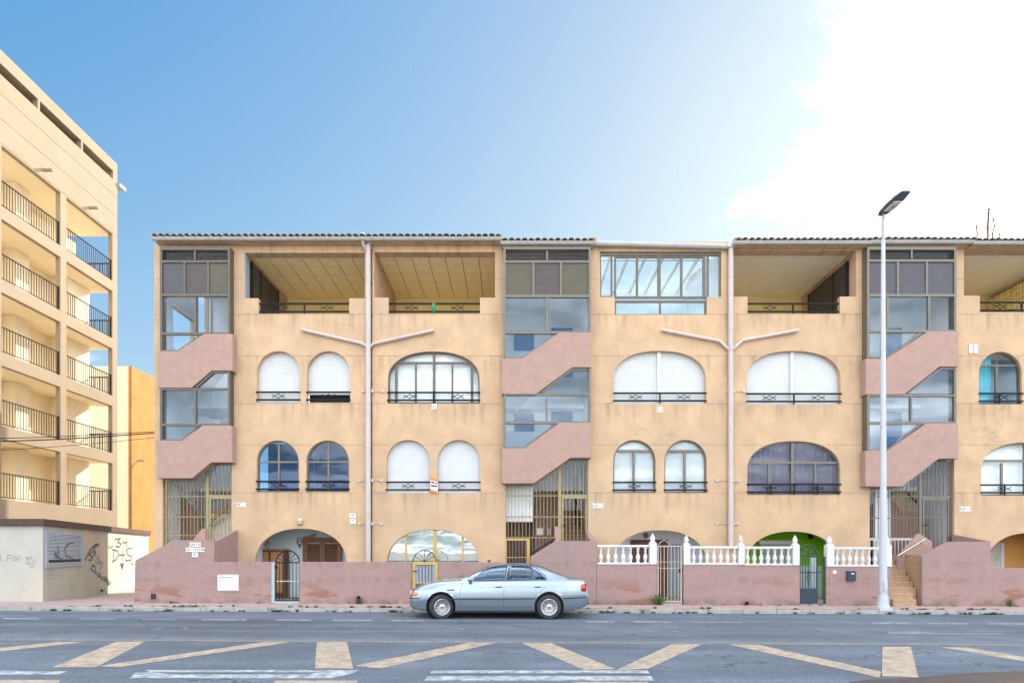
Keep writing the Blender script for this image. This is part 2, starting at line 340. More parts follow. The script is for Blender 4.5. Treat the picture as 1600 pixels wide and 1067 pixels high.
def worn(name, col, lo=.38, hi=.62, amt=.75):
    def fn(n, l, g, c):
        t = n.new('ShaderNodeTexNoise'); t.inputs['Scale'].default_value = 5; t.inputs['Detail'].default_value = 10; t.inputs['Roughness'].default_value = .8; l.new(g.outputs['Position'], t.inputs['Vector'])
        st = n.new('ShaderNodeMapRange'); l.new(t.outputs['Fac'], st.inputs[0]); st.inputs[1].default_value = lo; st.inputs[2].default_value = hi; st.inputs[3].default_value = amt; st.inputs[4].default_value = 0
        mm = n.new('ShaderNodeMix'); mm.data_type = 'RGBA'; l.new(st.outputs[0], mm.inputs['Factor']); l.new(c, mm.inputs['A']); mm.inputs['B'].default_value = (.12, .138, .165, 1)
        return mm.outputs['Result']
    return mat(name, col, .85, spec=.3, var=.1, vscale=3, fn=fn)
M_YEL = worn('faded_yellow_paint', (.46, .36, .245), .37, .6, .8)
M_YLINE = worn('yellow_line_paint', (.32, .275, .17), .42, .7, .95)
M_WHITE_P = worn('white_road_paint', (.46, .50, .51), .40, .62, .9)
M_WHITE_F = worn('faint_white_road_paint', (.28, .30, .32), .42, .68, .9)
M_DASH = worn('worn_dash_paint', (.38, .41, .43), .42, .64, .9)
M_REDL = worn('red_line_paint', (.20, .125, .13), .4, .7, .9)
M_PAVE = mat('pink_pavement', (.42, .31, .285), .95, spec=.2, var=.2, vscale=4, bump=.6, bscale=40, var2=((.30, .25, .24), 1.6, .5, .75, .8))
M_KERB = mat('kerb_concrete', (.36, .35, .33), .95, spec=.2, var=.2, vscale=6, bump=.6, bscale=50, var2=((.16, .15, .14), 2.3, .55, .75, .8))
M_SAND = mat('sandy_ground', (.50, .44, .36), .95, spec=.1, var=.1, vscale=.3)
M_BRONZE = mat('bronze_aluminium', (.115, .10, .08), .45, metal=.35, var=.12, vscale=8)
M_BRONZEL = mat('pale_bronze_aluminium', (.155, .14, .115), .45, metal=.35, var=.1, vscale=8)
M_GOLD = mat('gold_aluminium', (.46, .325, .10), .42, metal=.35, var=.12, vscale=8)
M_SOFTGOLD = mat('dull_gold_aluminium', (.30, .245, .125), .45, metal=.35, var=.12, vscale=8)
M_BLACK = mat('black_iron', (.012, .013, .016), .7, spec=.2, var=.2, vscale=12)
M_SHUT = mat('white_shutter_plastic', (.58, .605, .62), .5, var=.04, vscale=3, var2=((.50, .505, .49), 1.1, .52, .75, .5))
M_WHITE = mat('white_paint', (.62, .63, .635), .6, var=.07, vscale=6, var2=((.42, .40, .36), 3.2, .56, .78, .7))
M_WPLASTER = mat('white_plaster', (.84, .88, .92), .9, var=.05, vscale=2)
M_GUT = mat('grey_gutter', (.40, .40, .38), .6, var=.16, vscale=5)
M_PIPE = mat('mauve_pipe_paint', (.50, .44, .43), .6, var=.10, vscale=4)
M_TILE = mat('weathered_roof_tile', (.32, .26, .215), .9, var=.35, vscale=4, bump=.3, bscale=30)
M_TERRA = mat('terracotta', (.42, .16, .08), .85, var=.25, vscale=9)
M_LCEIL = mat('cream_ceiling_panel', (.90, .76, .47), .9, var=.05, vscale=3)
M_WCEIL = mat('white_ceiling', (.88, .82, .68), .9, var=.05, vscale=2)
M_YWALL = mat('yellow_wall_paint', (.82, .68, .30), .9, var=.05, vscale=2)
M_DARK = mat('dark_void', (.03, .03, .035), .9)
M_LOUV = mat('dark_louvre', (.045, .04, .036), .6, var=.2, vscale=9)
M_SCRA = mat('olive_screen', (.10, .09, .066), .75, var=.12, vscale=4, bump=.3, bscale=200)
M_SCRB = mat('mauve_screen', (.085, .073, .07), .75, var=.12, vscale=4, bump=.3, bscale=200)
M_SCRC = mat('slate_screen', (.082, .082, .095), .75, var=.12, vscale=4, bump=.3, bscale=200)
G_CLEAR = glass('clear_window_glass', (.92, .97, 1.0), .01)
G_SOLAR = glass('solar_window_glass', (.34, .55, .76), .015)
G_WHITE = glass('curtained_window_glass', (.965, .985, .99), .01)
M_WOOD = mat('brown_wood', (.13, .055, .03), .6, var=.3, vscale=12)
M_WOODL = mat('light_wood', (.40, .20, .08), .6, var=.25, vscale=12)
M_BROWN = mat('brown_stone_tile', (.25, .14, .105), .6, var=.2, vscale=6)
M_STEP = mat('ochre_step_tile', (.40, .26, .155), .7, var=.18, vscale=8)
M_CURT = mat('white_curtain', (.80, .82, .82), .9, var=.05, vscale=4)
M_GCURT = mat('grey_curtain', (.33, .305, .325), .9, var=.1, vscale=4)
M_TURQ = mat('turquoise_curtain', (.10, .48, .55), .9, var=.1, vscale=4)
M_SIGN = mat('white_tile_plaque', (.78, .77, .73), .4, var=.06, vscale=14)
M_INK = mat('dark_letters', (.05, .055, .06), .6)
M_BLUEP = mat('blue_grey_paint', (.30, .36, .44), .6, var=.12, vscale=6)
M_SKYWALL = mat('pale_blue_wall_paint', (.55, .66, .70), .9, var=.05, vscale=2)

# ------------------------------------------------------------------ ground, road, pavement
def sheet(name, pts, m, dz, sub=1):
    mb = MB(); k = [(x, y, gz(x) + dz) for x, y in pts]
    mb.add(k, [tuple(range(len(k)))]); return mb
def strip(name, x0, x1, y0, y1, m, dz, step=4.0):
    mb = MB(); n = max(1, int(abs(x1 - x0) / step))
    for i in range(n):
        a, b = x0 + (x1 - x0) * i / n, x0 + (x1 - x0) * (i + 1) / n
        mb.add([(a, y0, gz(a) + dz), (b, y0, gz(b) + dz), (b, y1, gz(b) + dz), (a, y1, gz(a) + dz)], [(0, 1, 2, 3)])
    return mb
g = MB()
for a, b in ((-1500, -80), (-80, 80), (80, 1500)):
    g.add([(a, -1500, gz(a) - .03), (b, -1500, gz(b) - .03), (b, 1500, gz(b) - .03), (a, 1500, gz(a) - .03)], [(0, 1, 2, 3)])
struct(g.build('ground', M_SAND))
struct(strip('road', -80, 80, 3.0, KERB + .02, M_ASPH, 0).build('road', M_ASPH))
pav = struct(strip('pavement', -60, 60, KERB + .14, F + .1, M_PAVE, .115).build('pavement', M_PAVE))
kr = struct(MB().box(-60, 60, KERB + .03, KERB + .15, -.3, -.28).build('kerb', M_KERB))
kst = None
for i in range(-34, 34):
    x = i * .98 + .3; c = (x, KERB + .075, gz(x) - .05)
    if kst is None:
        kst = MB().box(-.483, .483, -.075, .075, 0, .165).build('kerbstone', M_KERB, None, bevel=.012)
        kst.parent = kr; place(kst, c, kr)
    else: dup(kst, Vector(c) + Vector((0, random.uniform(-.006, .006), random.uniform(-.008, .006))), kr, random.uniform(-.004, .004))

def mark(name, pts, m, dz=.004):
    pts = [ground(a, b) for a, b in pts]
    mb = MB(); k = [(x, y, gz(x) + dz) for x, y in pts]; mb.add(k, [tuple(range(len(k)))])
    o = mb.build(name, m, fix=True); 
    if o.data.polygons[0].normal.z < 0: o.data.flip_normals()
    return struct(o)
for p in ([(-70,1019),(90,1002.5),(135,1002.5),(0,1017.5)], [(182,1002),(227,1002),(150,1042),(82,1042)], [(152,1040.5),(187,1042),(457,1002.7),(412,1002.7)],
          [(495,1003),(542,1003),(552,1044),(492,1044)], [(554,1040),(595,1044),(775,1004),(732,1004)], [(816,1004.5),(861,1004.5),(962,1045),(912,1046)],
          [(1050,1006),(1097,1006),(1011,1045),(964,1046)], [(1140,1007),(1185,1007),(1377,1049),(1374,1058)], [(1379,1010),(1423,1010),(1435,1058),(1378,1056)],
          [(1470,1011),(1510,1011),(1640,1033),(1640,1040)], [(-30,1062),(95,1062),(85,1075),(-30,1075)], [(430,1063),(558,1063),(558,1075),(425,1075)], [(895,1065),(1012,1065),(1015,1075),(890,1075)]):
    mark('zigzag_marking', p, M_YEL)
for k in range(8):
    a, b = -60 + k * 215, -60 + (k + 1) * 215
    def yl(x, y0): return y0 + 8.5 * x / 1600
    mark('yellow_line_marking', [(a, yl(a, 997.6)), (b, yl(b, 997.6)), (b, yl(b, 1000.2)), (a, yl(a, 1000.2))], M_YLINE)
    mark('red_line_marking', [(a, yl(a, 982.6)), (b, yl(b, 982.6)), (b, yl(b, 984)), (a, yl(a, 984))], M_REDL)
for a, b, f in ((5,60,0),(125,180,1),(222,275,1),(315,385,0),(430,487,0),(520,582,0),(610,662,0),(915,960,0),(990,1048,0),(1080,1160,1),(1363,1418,0),(1450,1512,0),(1545,1610,0)):
    y = 965 + 8.5 * a / 1600; mark('dash_marking', [(a, y), (b, y + .3), (b, y + 2.2), (a, y + 1.9)], M_WHITE_F if f else M_DASH)
for p in ([(-60,1048.5),(106,1048.5),(92,1053.5),(-60,1053.5)], [(-60,1047),(30,1047),(30,1047.6),(-60,1047.6)],
          [(226,1046.5),(562,1046.5),(556,1050),(236,1050)], [(212,1053.5),(545,1053.5),(520,1059.5),(200,1059.5)], [(212,1050),(236,1050),(272,1053.5),(206,1055)],
          [(500,1050),(556,1050),(545,1053.5),(480,1053.5)],
          [(675,1047),(1012,1047),(1015,1051.5),(672,1051.5)], [(668,1056),(1018,1056),(1022,1063),(663,1063)]):
    mark('white_marking', p, M_WHITE_P, .0045)
mark('arrow_marking', [(1385,987.6),(1430,986),(1462,988.5),(1566,989.5),(1566,991),(1450,990.6),(1388,989.4)], M_WHITE_F)
for p in ([(236,983),(248,981),(256,980),(250,983)], [(282,983),(290,980.5),(296,983)], [(715,983.5),(722,981),(726,983.5)], [(1008,986),(1014,984),(1018,986.5)], [(1046,985),(1058,985),(1066,988),(1054,987)]):
    mark('paint_fleck_marking', p, M_WHITE_F, .0045)
# damp patch in the near right corner and a tar seam
M_DAMP = mat('damp_asphalt', (.055, .045, .04), .5, spec=.5, var=.25, vscale=2)
rr = random.Random(3)
pp = [(1318 + rr.uniform(-6, 6), 1072), (1330, 1064.5), (1368, 1060.5), (1420, 1059.5), (1470, 1055), (1520, 1051), (1570, 1049), (1640, 1047.5), (1660, 1072)]
mark('damp_patch', pp, M_DAMP, .006)
M_RUST = mat('rusty_iron', (.10, .06, .04), .8, var=.3, vscale=14)
mark('manhole_cover', [(1556,1063),(1660,1061),(1670,1075),(1548,1075)], M_RUST, .012)

# ------------------------------------------------------------------ the apartment block
BX0, BX1 = xf(241), xf(1890)
block = thing('apartment_block', 'long three-storey peach apartment block with arched windows and pink stair bands', 'apartment block', ((BX0+BX1)/2, F, .1))
G = dict(e=2.25, ry=57)
holes_px = {}
def add_hole(k, pts): holes_px[k] = pts
for k, (a, b, t, s_) in dict(W1=(401.4,468.7,548.5,629.5), W2=(479.8,547,548.5,629.5), W6=(1530,1597,549.5,631.5), W7=(1609,1676,549.5,631.5), V1=(401,467,688,768.5), V2=(478.5,545.5,688,768.5),
        V3=(604,671.5,687,769.7), V4=(683.6,750,687,769.7), V5=(958,1024.4,687,770), V6=(1038,1104.4,687,770)).items():
    add_hole(k, arch((a+b)/2, (b-a)/2, t, s_))
for k, (a, b, t, s_) in dict(W3=(606,749.4,549,630), W4=(958.7,1103,548,631), W5=(1166.7,1313.4,548,632), V7=(1167.7,1313,689,773), V8=(1533,1677,691,774)).items():
    add_hole(k, arch((a+b)/2, (b-a)/2, t, s_, ry=44, e=2.25))
GARCH = dict(G1=(470,72,825.5), G2=(676,72.3,827), G3=(1031,74,828), G4=(1238,74,830), G5=(1612,73,832))
for k, (c, hw, t) in GARCH.items(): add_hole(k, arch(c, hw, t, 938, **G))
LOG = dict(L1=(381.5,570,395,466,404,545.5,490), L2=(584.7,773.5,394,465,607,750,490), LC=(937.7,1127,393,464,960.5,1104.5,491.7), L4=(1143,1338,391.5,463.4,1168,1312.5,490), L5=(1506,1690,391,462,1531,1666,488))
for k, (a, b, t, st, c, d, bt) in LOG.items(): add_hole(k, [(a,t),(b,t),(b,st),(d,st),(d,bt),(c,bt),(c,st),(a,st)])
STX = dict(S1=(254,362), S2=(790,919), S3=(1359,1491))
for k, (a, b) in STX.items(): add_hole(k, [(a,392),(b,392),(b,936),(a,936)])
outer = [(BX0, .0), (BX1, .0), (BX1, zf(381.5)), (BX0, zf(381.5))]
wall = holed(outer, [P2(h, F) for h in holes_px.values()], F, F + .16, [zf(435.7), zf(491.3), zf(556), zf(630.6), zf(695), zf(770)])
wall.build('wall', M_PEACH, block)
# shell: ends, back, roof
ENDOPEN = MB().box(BX0 - .5, BX0 + .6, 20.92, 22.45, 8.95, 10.45).box(BX0 - .5, BX0 + .6, 22.62, 23.5, 9.6, 11.75)      # openings of the end stairwell towards the side street
def cutbox(x0, x1, y0, y1, z0, z1):
    def me_(m): me = bpy.data.meshes.new('c'); me.from_pydata(m.v, [], m.f); return me
    me = boolean(me_(MB().box(x0, x1, y0, y1, z0, z1)), me_(ENDOPEN)); m = MB(); m.v = [tuple(v.co) for v in me.vertices]; m.f = [tuple(q.vertices) for q in me.polygons]; return m
cutbox(BX0, BX0 + .16, F + .162, F + 10, 0, zf(381.5)).build('side_wall', M_PEACH, block); MB().box(BX1 - .16, BX1, F + .162, F + 10, 0, zf(377)).build('side_wall', M_PEACH, block)
b = MB(); b.box(BX0 + .17, BX1 - .17, F + 9.84, F + 10, 0, Z(540, F)); b.build('rear_wall', M_PEACH, block)
CEIL = zf(395) + .03
RS = [('a1', 249, 368, 371), ('a', 368, 784, 371), ('b', 784, 926, 377.5), ('d', 1141, 1352, 377), ('e', 1350, 1510, 376), ('f', 1508, 1892, 377.5)]
tile_proto = None
def tile_mesh():
    mb = MB(); n = 8; r0, r1 = .098, .082
    for (r, y) in ((r0, 0), (r1, .46)):
        for rr_ in (r, r - .016):
            for j in range(n + 1):
                a = math.pi * j / n; mb.v.append((rr_ * math.cos(a), y, rr_ * .62 * math.sin(a) + y * .24))
    m = n + 1
    for j in range(n):
        mb.f += [(j, j+1, 2*m+j+1, 2*m+j), (m+j+1, m+j, 3*m+j, 3*m+j+1), (j+1, j, m+j, m+j+1), (2*m+j, 2*m+j+1, 3*m+j+1, 3*m+j)]
    return mb
for nm, a, bb, py in RS:
    x0, x1 = xf(a) + (.002 if nm != 'a1' else 0), xf(bb) - (.002 if nm == 'a1' else .004); ze = Z(py + 2.2, F - .27)
    rise = math.tan(R(13))
    rf = MB()
    if nm in ('a1', 'b', 'e'): rf.prismx([(F - .20, ze - .03), (F - .20, ze + .02), (F + 3.6, ze + .02 + 3.8 * rise), (F + 3.6, ze - .02 + 3.6 * rise), (F + .17, ze - .03)], x0, x1)   # unseen light well added by cutting the roof short, to brighten the stair shafts
    else: rf.prismx([(F - .20, ze - .03), (F - .20, ze + .02), (F + 4.6, ze + .02 + 4.8 * rise), (F + 10.2, ze + .02 + 4.8 * rise - 5.6 * rise), (F + 10.2, ze - .04), (F + .17, ze - .03)], x0, x1)
    ro = rf.build('roof', M_TILE, block)
    n = max(1, round((x1 - x0) / .2155)); sp = (x1 - x0) / n
    for i in range(n):
        c = (x0 + (i + .5) * sp, F - .26, ze + .005 + random.uniform(-.008, .01))
        if tile_proto is None:
            tile_proto = tile_mesh().build('roof_tile', M_TILE, None, smooth=50); tile_proto.parent = ro; place(tile_proto, c, ro); tile_proto.location.z += .0
        else: dup(tile_proto, c, ro, random.uniform(-.03, .03))
    # gutter with joints and brackets
    gu = MB(); prof = []
    for j in range(9):
        an = math.pi + math.pi * j / 8; prof.append((F - .33 + .085 * math.cos(an), ze - .0 + .1 * math.sin(an)))
    for j in range(8, -1, -1):
        an = math.pi + math.pi * j / 8; prof.append((F - .33 + .075 * math.cos(an), ze - .0 + .09 * math.sin(an)))
    gu.prismx(prof, x0 - (.03 if nm != 'a' else -.001), x1 + (.03 if nm != 'a1' else 0))
    k = x0 + .6
    while k < x1 - .2:
        pr2 = [(F - .33 + .092 * math.cos(math.pi + math.pi * j / 8), ze + .107 * math.sin(math.pi + math.pi * j / 8)) for j in range(9)] + [(F - .33 + .0755 * math.cos(math.pi + math.pi * j / 8), ze + .0905 * math.sin(math.pi + math.pi * j / 8)) for j in range(8, -1, -1)]
        gu.prismx(pr2, k, k + .07); k += 1.55
    gu.build('gutter', M_GUT, block, smooth=40)
    eav = MB().box(x0, x1, F - .2, F - .004, ze - .10, ze - .034); eav.build('eaves_board', M_PEACH, block)
# fascia strip above the wall in section c and its glass lean-to roof
xc0, xc1 = xf(926), xf(1141)
MB().box(xc0, xc1, F - .004, F + .162, zf(381.5) + .003, zf(377.5)).build('coping', M_PEACH, block)
mb = MB(); mb.tube([(xc0 - .1, F - .12, zf(383.2)), (xc1 - .1, F - .12, zf(388))], .09, 12); mb.build('gutter', M_GUT, block, smooth=50)
zr = zf(384)
lr = MB()
for i in range(8):
    x = xc0 + .12 + i * (xc1 - xc0 - .24) / 7; lr.box(x - .045, x + .045, F + .2, F + 3.9, zr + .06, zr + .20)
lr.box(xc0 + .02, xc1 - .02, F + 1.15, F + 1.25, zr + .08, zr + .17); lr.box(xc0 + .02, xc1 - .02, F + 3.9, F + 4.0, zr, zr + .2)
sk = lr.build('skylight_frame', M_WHITE, block)
for i in range(7):
    x = xc0 + .12 + i * (xc1 - xc0 - .24) / 7; w = (xc1 - xc0 - .24) / 7
    MB().box(x + .01, x + w - .01, F + .17, F + 3.95, zr + .205, zr + .213).build('pane', G_WHITE, sk)
rail = MB(); rail.tube([(xf(935), F + .3, zf(372.5)), (xf(1137), F + .3, zf(372.5))], .018, 6)
for i in range(6):
    x = xf(964 + i * 33.8); rail.bar((x - .03, zf(383)), (x + .05, zf(373)), .055, F + .28, F + .34)
rail.build('skylight_edge_frame', M_WOOD, block)
# hip tiles at the section breaks
for px in (926, 1146, 574):
    mb = MB(); mb.tube([(xf(px), F - .28, Z(375, F - .28)), (xf(px), F + .25, Z(375, F - .28) + .12)], [.085, .075], 10); mb.build('ridge_tile', M_TERRA, block, smooth=50)

# ---- loggias (top-floor terraces)
def loggia(k, side, wallm, ceil):
    a, bb, t, st, c, d, bt = LOG[k]; x0, x1 = xf(a), xf(bb); zc = zf(t) + .03; zb = zf(bt) - .35
    D = F + 3.85
    MB().box(x0 - .12, x1 + .12, D, D + .12, zb, zc + .3 if k != 'LC' else Z(457, D)).build('loggia_rear_wall', wallm, block)
    MB().box(x0 - .13, x0 - .005, F + .165, D - .002, zb, zc + .3).build('loggia_side_wall', M_PEACH if k != 'LC' else wallm, block); MB().box(x1 + .005, x1 + .13, F + .165, D - .002, zb, zc + .3).build('loggia_side_wall', M_PEACH if k != 'LC' else wallm, block)
    m = MB(); m.box(x0 - .13, x1 + .13, F + .165, D + .12, zb - .2, zb - .003); m.build('loggia_floor', mat('pale_floor_tile', (.82, .73, .58), .6, var=.08), block)
    m = MB(); m.box(x0 + .0, x1 - .0, F + .163, F + .36, zf(t) - .0, zc + .3); m.build('lintel', M_PEACH, block)
    if ceil == 'panels':
        co = MB().box(x0, x1, F + .365, D - .003, zc + .06, zc + .1).build('ceiling', M_DARKGAP, block)
        nx, ny = round((x1 - x0) / .6), 5; pw, pd = (x1 - x0) / nx, (D - F - .37) / ny
        pm = None
        for i in range(nx):
            for j in range(ny):
                cc = (x0 + (i + .5) * pw, F + .365 + (j + .5) * pd, zc + .04 + random.uniform(-.003, .003))
                if pm is None:
                    pm = MB().box(-pw/2 + .011, pw/2 - .011, -pd/2 + .012, pd/2 - .012, 0, .018).build('ceiling_panel', M_LCEIL, None); pm.parent = co; place(pm, cc, co)
                else: dup(pm, cc, co)
    elif ceil: MB().box(x0, x1, F + .365, D - .003, zc + .04, zc + .1).build('ceiling', M_WCEIL, block)
    return x0, x1, zc, zb, D
M_DARKGAP = mat('ceiling_joint', (.10, .085, .05), .9)
def ornament(m, cx, cz, y, w=.40, h=.17):
    r = .012
    for s in (-1, 1):
        m.tube([(cx - w*.34, y, cz), (cx - w*.1, y, cz + s*h*.24), (cx, y, cz + s*h*.42), (cx + w*.1, y, cz + s*h*.24), (cx + w*.34, y, cz)], r, 5)
        m.tube([(cx, y, cz + s*h*.3), (cx, y, cz + s*h*.55)], r, 5)
        for t in (-1, 1):
            m.tube([(cx + t*w*.26, y, cz), (cx + t*w*.40, y, cz + s*h*.10), (cx + t*w*.47, y, cz + s*h*.28), (cx + t*w*.52, y, cz + s*h*.34), (cx + t*w*.55, y, cz + s*h*.26)], r, 5)
def railing(x0, x1, z_top, z_bot, y, orn, post=None, parent=None, ext=.02, foot=.09):
    m = MB()
    for z in (z_top, z_bot): m.box(x0 - ext, x1 + ext, y - .022, y + .022, z - .026, z + .026)
    for px_ in (post or []): m.box(px_ - .02, px_ + .02, y - .021, y + .021, z_bot - foot, z_top + .021)
    for cx in orn: ornament(m, cx, (z_top + z_bot) / 2, y)
    return m.build('railing', M_BLACK, parent)
for k, cm, wm in (('L1', 'panels', M_YWALL), ('L2', 'panels', M_YWALL), ('L4', 'plain', M_YWALL), ('L5', 'plain', M_YWALL), ('LC', None, M_SKYWALL)):
    x0, x1, zc, zb, D = loggia(k, 0, wm, cm)
    a, bb, t, st, c, d, bt = LOG[k]
    if k != 'LC':
        g0, g1 = xf(c), xf(d); w = g1 - g0
        railing(g0, g1, zf(bt - 16.5), zf(bt - 4), F + .06, (g0 + w*.25, g0 + w*.75), [g0 + w*.5], block, 0, .11)
# dark glazed screens on the loggia sides next to stairs 1 and 3
def screen(xs, y0, y1, zt, zb):
    m = MB(); m.box(xs - .03, xs + .03, y0, y1, zb, zt); o = m.build('dark_screen', M_LOUV, block)
    for y in (y0, (y0 + y1) / 2 - .5, y1): MB().box(xs - .045, xs + .045, y - .025, y + .025, zb - .9, zt + .01).build('post', M_BLACK, o)
screen(xf(381.5) + .06, F + .45, F + 2.75, zf(395) - .1, zf(466) + .05)
screen(xf(1338) - .06, F + .45, F + 3.1, zf(392) - .15, zf(463) - .1)
MB().box(xf(381.5) - .002, xf(381.5) + .03, F + .02, F + .3, zf(466) + .002, zf(395) - .01).build('reveal_lining', M_BLUEP, block)
# pierced block screen at the far right terrace
mb = MB(); xs = xf(1690) - .25
for i in range(12):
    for j in range(9):
        y0 = F + .5 + i * .27; z0 = zf(488) - .3 + j * .25
        mb.box(xs, xs + .08, y0, y0 + .27, z0, z0 + .06); mb.box(xs, xs + .08, y0, y0 + .06, z0 + .06, z0 + .25)
        mb.box(xs, xs + .08, y0 + .13, y0 + .17, z0 + .06, z0 + .25)
mb.build('pierced_block_screen', M_YWALL, block)

# ---- windows
def clip(poly, axis, val, keep_less):
    out = []
    for i in range(len(poly)):
        p, q = poly[i], poly[(i + 1) % len(poly)]
        ip = (p[axis] <= val) == keep_less; iq = (q[axis] <= val) == keep_less
        if ip: out.append(p)
        if ip != iq:
            t = (val - p[axis]) / (q[axis] - p[axis]); out.append((p[0] + (q[0]-p[0])*t, p[1] + (q[1]-p[1])*t))
    return out
def clipbox(poly, x0, x1, z0, z1):
    for ax, v, l in ((0, x0, False), (0, x1, True), (1, z0, False), (1, z1, True)):
        poly = clip(poly, ax, v, l)
        if len(poly) < 3: return None
    return poly
def inset(poly, d):
    cx = sum(p[0] for p in poly) / len(poly); x0 = min(p[0] for p in poly); x1 = max(p[0] for p in poly); z0 = min(p[1] for p in poly); z1 = max(p[1] for p in poly)
    mx, mz = (x0+x1)/2, (z0+z1)/2; sx, sz = (x1-x0-2*d)/(x1-x0), (z1-z0-2*d)/(z1-z0)
    return [(mx + (p[0]-mx)*sx, mz + (p[1]-mz)*sz) for p in poly]
def shutter(x0, x1, z0, z1, y, parent, pitch=.056, m=None, name='shutter'):
    prof = []; z = z0
    while z < z1:
        prof += [(y + .009, z), (y, z + .009), (y - .002, z + pitch * .5), (y, z + pitch - .006)]; z += pitch
    prof += [(y + .012, z), (y + .03, z), (y + .03, z0)]
    return MB().prismx(prof, x0, x1).build(name, m or M_SHUT, parent)
def curtain(x0, x1, z0, z1, y, m, parent, wav=.02, per=.16):
    mb = MB(); n = int((x1 - x0) / .03)
    for i in range(n + 1):
        x = x0 + (x1 - x0) * i / n; yy = y + wav * math.sin(2 * math.pi * x / per + 1.3 * math.sin(x * 2.1)); mb.v += [(x, yy, z0), (x, yy, z1)]
    mb.f = [(2*i, 2*i+2, 2*i+3, 2*i+1) for i in range(n)]
    return mb.build('curtain', m, parent, smooth=True)
def window(k, kind, vs=(), hs=(), fm=None, gm=None, fw=.05, posts=(), orn=(.5,), rail=True, back=None, shut_z=None, shut_mull=False, label=None):
    poly = P2(holes_px[k], F); x0 = min(p[0] for p in poly); x1 = max(p[0] for p in poly); z0 = min(p[1] for p in poly); z1 = max(p[1] for p in poly)
    w = empty('window', ((x0+x1)/2, F, z0)); w.parent = block; w.location = WL[w.name] - WL[block.name]
    if label: w['label'] = label
    wd = x1 - x0
    if kind == 'shutter':
        zs = z0 + .012 if shut_z is None else shut_z
        shutter(x0 - .03, x1 + .03, zs, z1 + .04, F + .172, w)
        if shut_mull: MB().box((x0+x1)/2 - .055, (x0+x1)/2 + .055, F + .10, F + .168, z0, z1 - .002).build('mullion', M_WHITE, w)
        if shut_z is not None:
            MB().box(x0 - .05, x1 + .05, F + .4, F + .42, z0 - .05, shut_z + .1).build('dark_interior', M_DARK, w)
            MB().box(x0, x1, F + .165, F + .21, zs - .03, zs - .002).build('shutter_bar', M_GUT, w)
        MB().box(x0 + .002, x1 - .002, F + .02, F + .158, z0 - .002, z0 + .014).build('sill', M_WHITE, w)
    else:
        fr = holed([( p[0], p[1]) for p in inset(poly, -.006)], [inset(poly, fw)], F + .085, F + .15); 
        for v in vs: 
            xv = x0 + wd * v[0]; c = clipbox(poly, xv - v[1]/2, xv + v[1]/2, z0 + v[2]*(z1-z0), z0 + v[3]*(z1-z0))
            if c: fr.prism(c, F + .090 , F + .147)
        for zh, hw in hs: 
            c = clipbox(poly, x0, x1, zh - hw/2, zh + hw/2)
            if c: fr.prism(c, F + .088, F + .149)
        fr.build('frame', fm or M_BRONZE, w)
        zc = [z0] + [h[0] for h in hs] + [z1]
        for i in range(len(zc) - 1):
            zm = ((zc[i] + zc[i+1]) / 2 - z0) / (z1 - z0)
            xs = [x0] + sorted(x0 + wd * v[0] for v in vs if v[2] <= zm <= v[3]) + [x1]
            for j in range(len(xs) - 1):
                c = clipbox(inset(poly, .01), xs[j] + .012, xs[j+1] - .012, zc[i] + .012, zc[i+1] - .012)
                if c: MB().prism(c, F + .118 + random.uniform(-.006, .006), F + .124).build('pane', gm or G_SOLAR, w)
        if back == 'dark': MB().box(x0 - .1, x1 + .1, F + 1.2, F + 1.22, z0 - .1, z1 + .1).build('room_wall', mat('dim_room', (.16, .26, .38), .9), w)
        elif back == 'white': curtain(x0 - .08, x1 + .08, z0 - .05, z1 + .05, F + .28, M_CURT, w, .004, .5)
        elif back == 'shutter': shutter(x0 - .03, x1 + .03, z0 - .02, z1 + .04, F + .19, w)
        elif back == 'grey': curtain(x0 - .08, x1 + .08, z0 - .05, z1 + .05, F + .30, M_GCURT, w, .03, .19)
        elif back == 'turq':
            curtain(x0 - .05, x0 + wd*.42, z0 - .05, z1 + .05, F + .30, M_TURQ, w, .03, .15)
            MB().box(x0 - .1, x1 + .1, F + 1.2, F + 1.22, z0 - .1, z1 + .1).build('room_wall', mat('blue_room', (.35, .5, .62), .9), w)
    if rail:
        railing(x0, x1, z0 + .36, z0 + .10, F - .018, [x0 + wd*o for o in orn], [x0 + wd*p for p in posts], w)
    return w
zt = zf(721)
window('W1', 'shutter', shut_z=zf(626.5), label='arched window with white roller shutter down')
window('W2', 'shutter', shut_z=zf(613.5), label='arched window with white shutter raised a hand above its railing')
window('W3', 'glass', vs=((.085,.09,0,.78),(.30,.06,0,.78),(.5,.09,0,1),(.70,.06,0,.78),(.915,.09,0,.78)), hs=((zf(565.5),.07),), gm=G_WHITE, back='white', posts=(.5,), orn=(.24,.76), label='wide arched window with four bronze sashes and white blinds')
window('W4', 'shutter', shut_mull=True, posts=(.5,), orn=(.24,.76), label='wide arched opening with two white shutters above number 12')
window('W5', 'shutter', shut_mull=True, posts=(.5,), orn=(.24,.76), label='wide arched opening with two white shutters left of the lamp post')
window('W6', 'glass', vs=((.46,.08,0,.74),), hs=((zf(570),.07),), gm=G_CLEAR, back='turq', posts=(.46,), orn=(.5,), label='narrow arched window with turquoise curtain')
window('W7', 'glass', vs=((.5,.08,0,.74),), hs=((zf(570),.07),), gm=G_CLEAR, back='turq')
for k in ('V1', 'V2'): window(k, 'glass', vs=((.5,.06,0,1),), hs=((zt,.06),), fm=M_BRONZEL, gm=G_SOLAR, back='dark', label='arched bronze window with dark blue glass')
for k in ('V3', 'V4'): window(k, 'shutter', label='arched window with white roller shutter beside the orange sign')
for k in ('V5', 'V6'): window(k, 'glass', vs=((.5,.075,0,.80),), hs=((zf(703.5),.07),), fm=M_BRONZEL, gm=G_WHITE, back='shutter', label='arched bronze window with white shutter behind its glass')
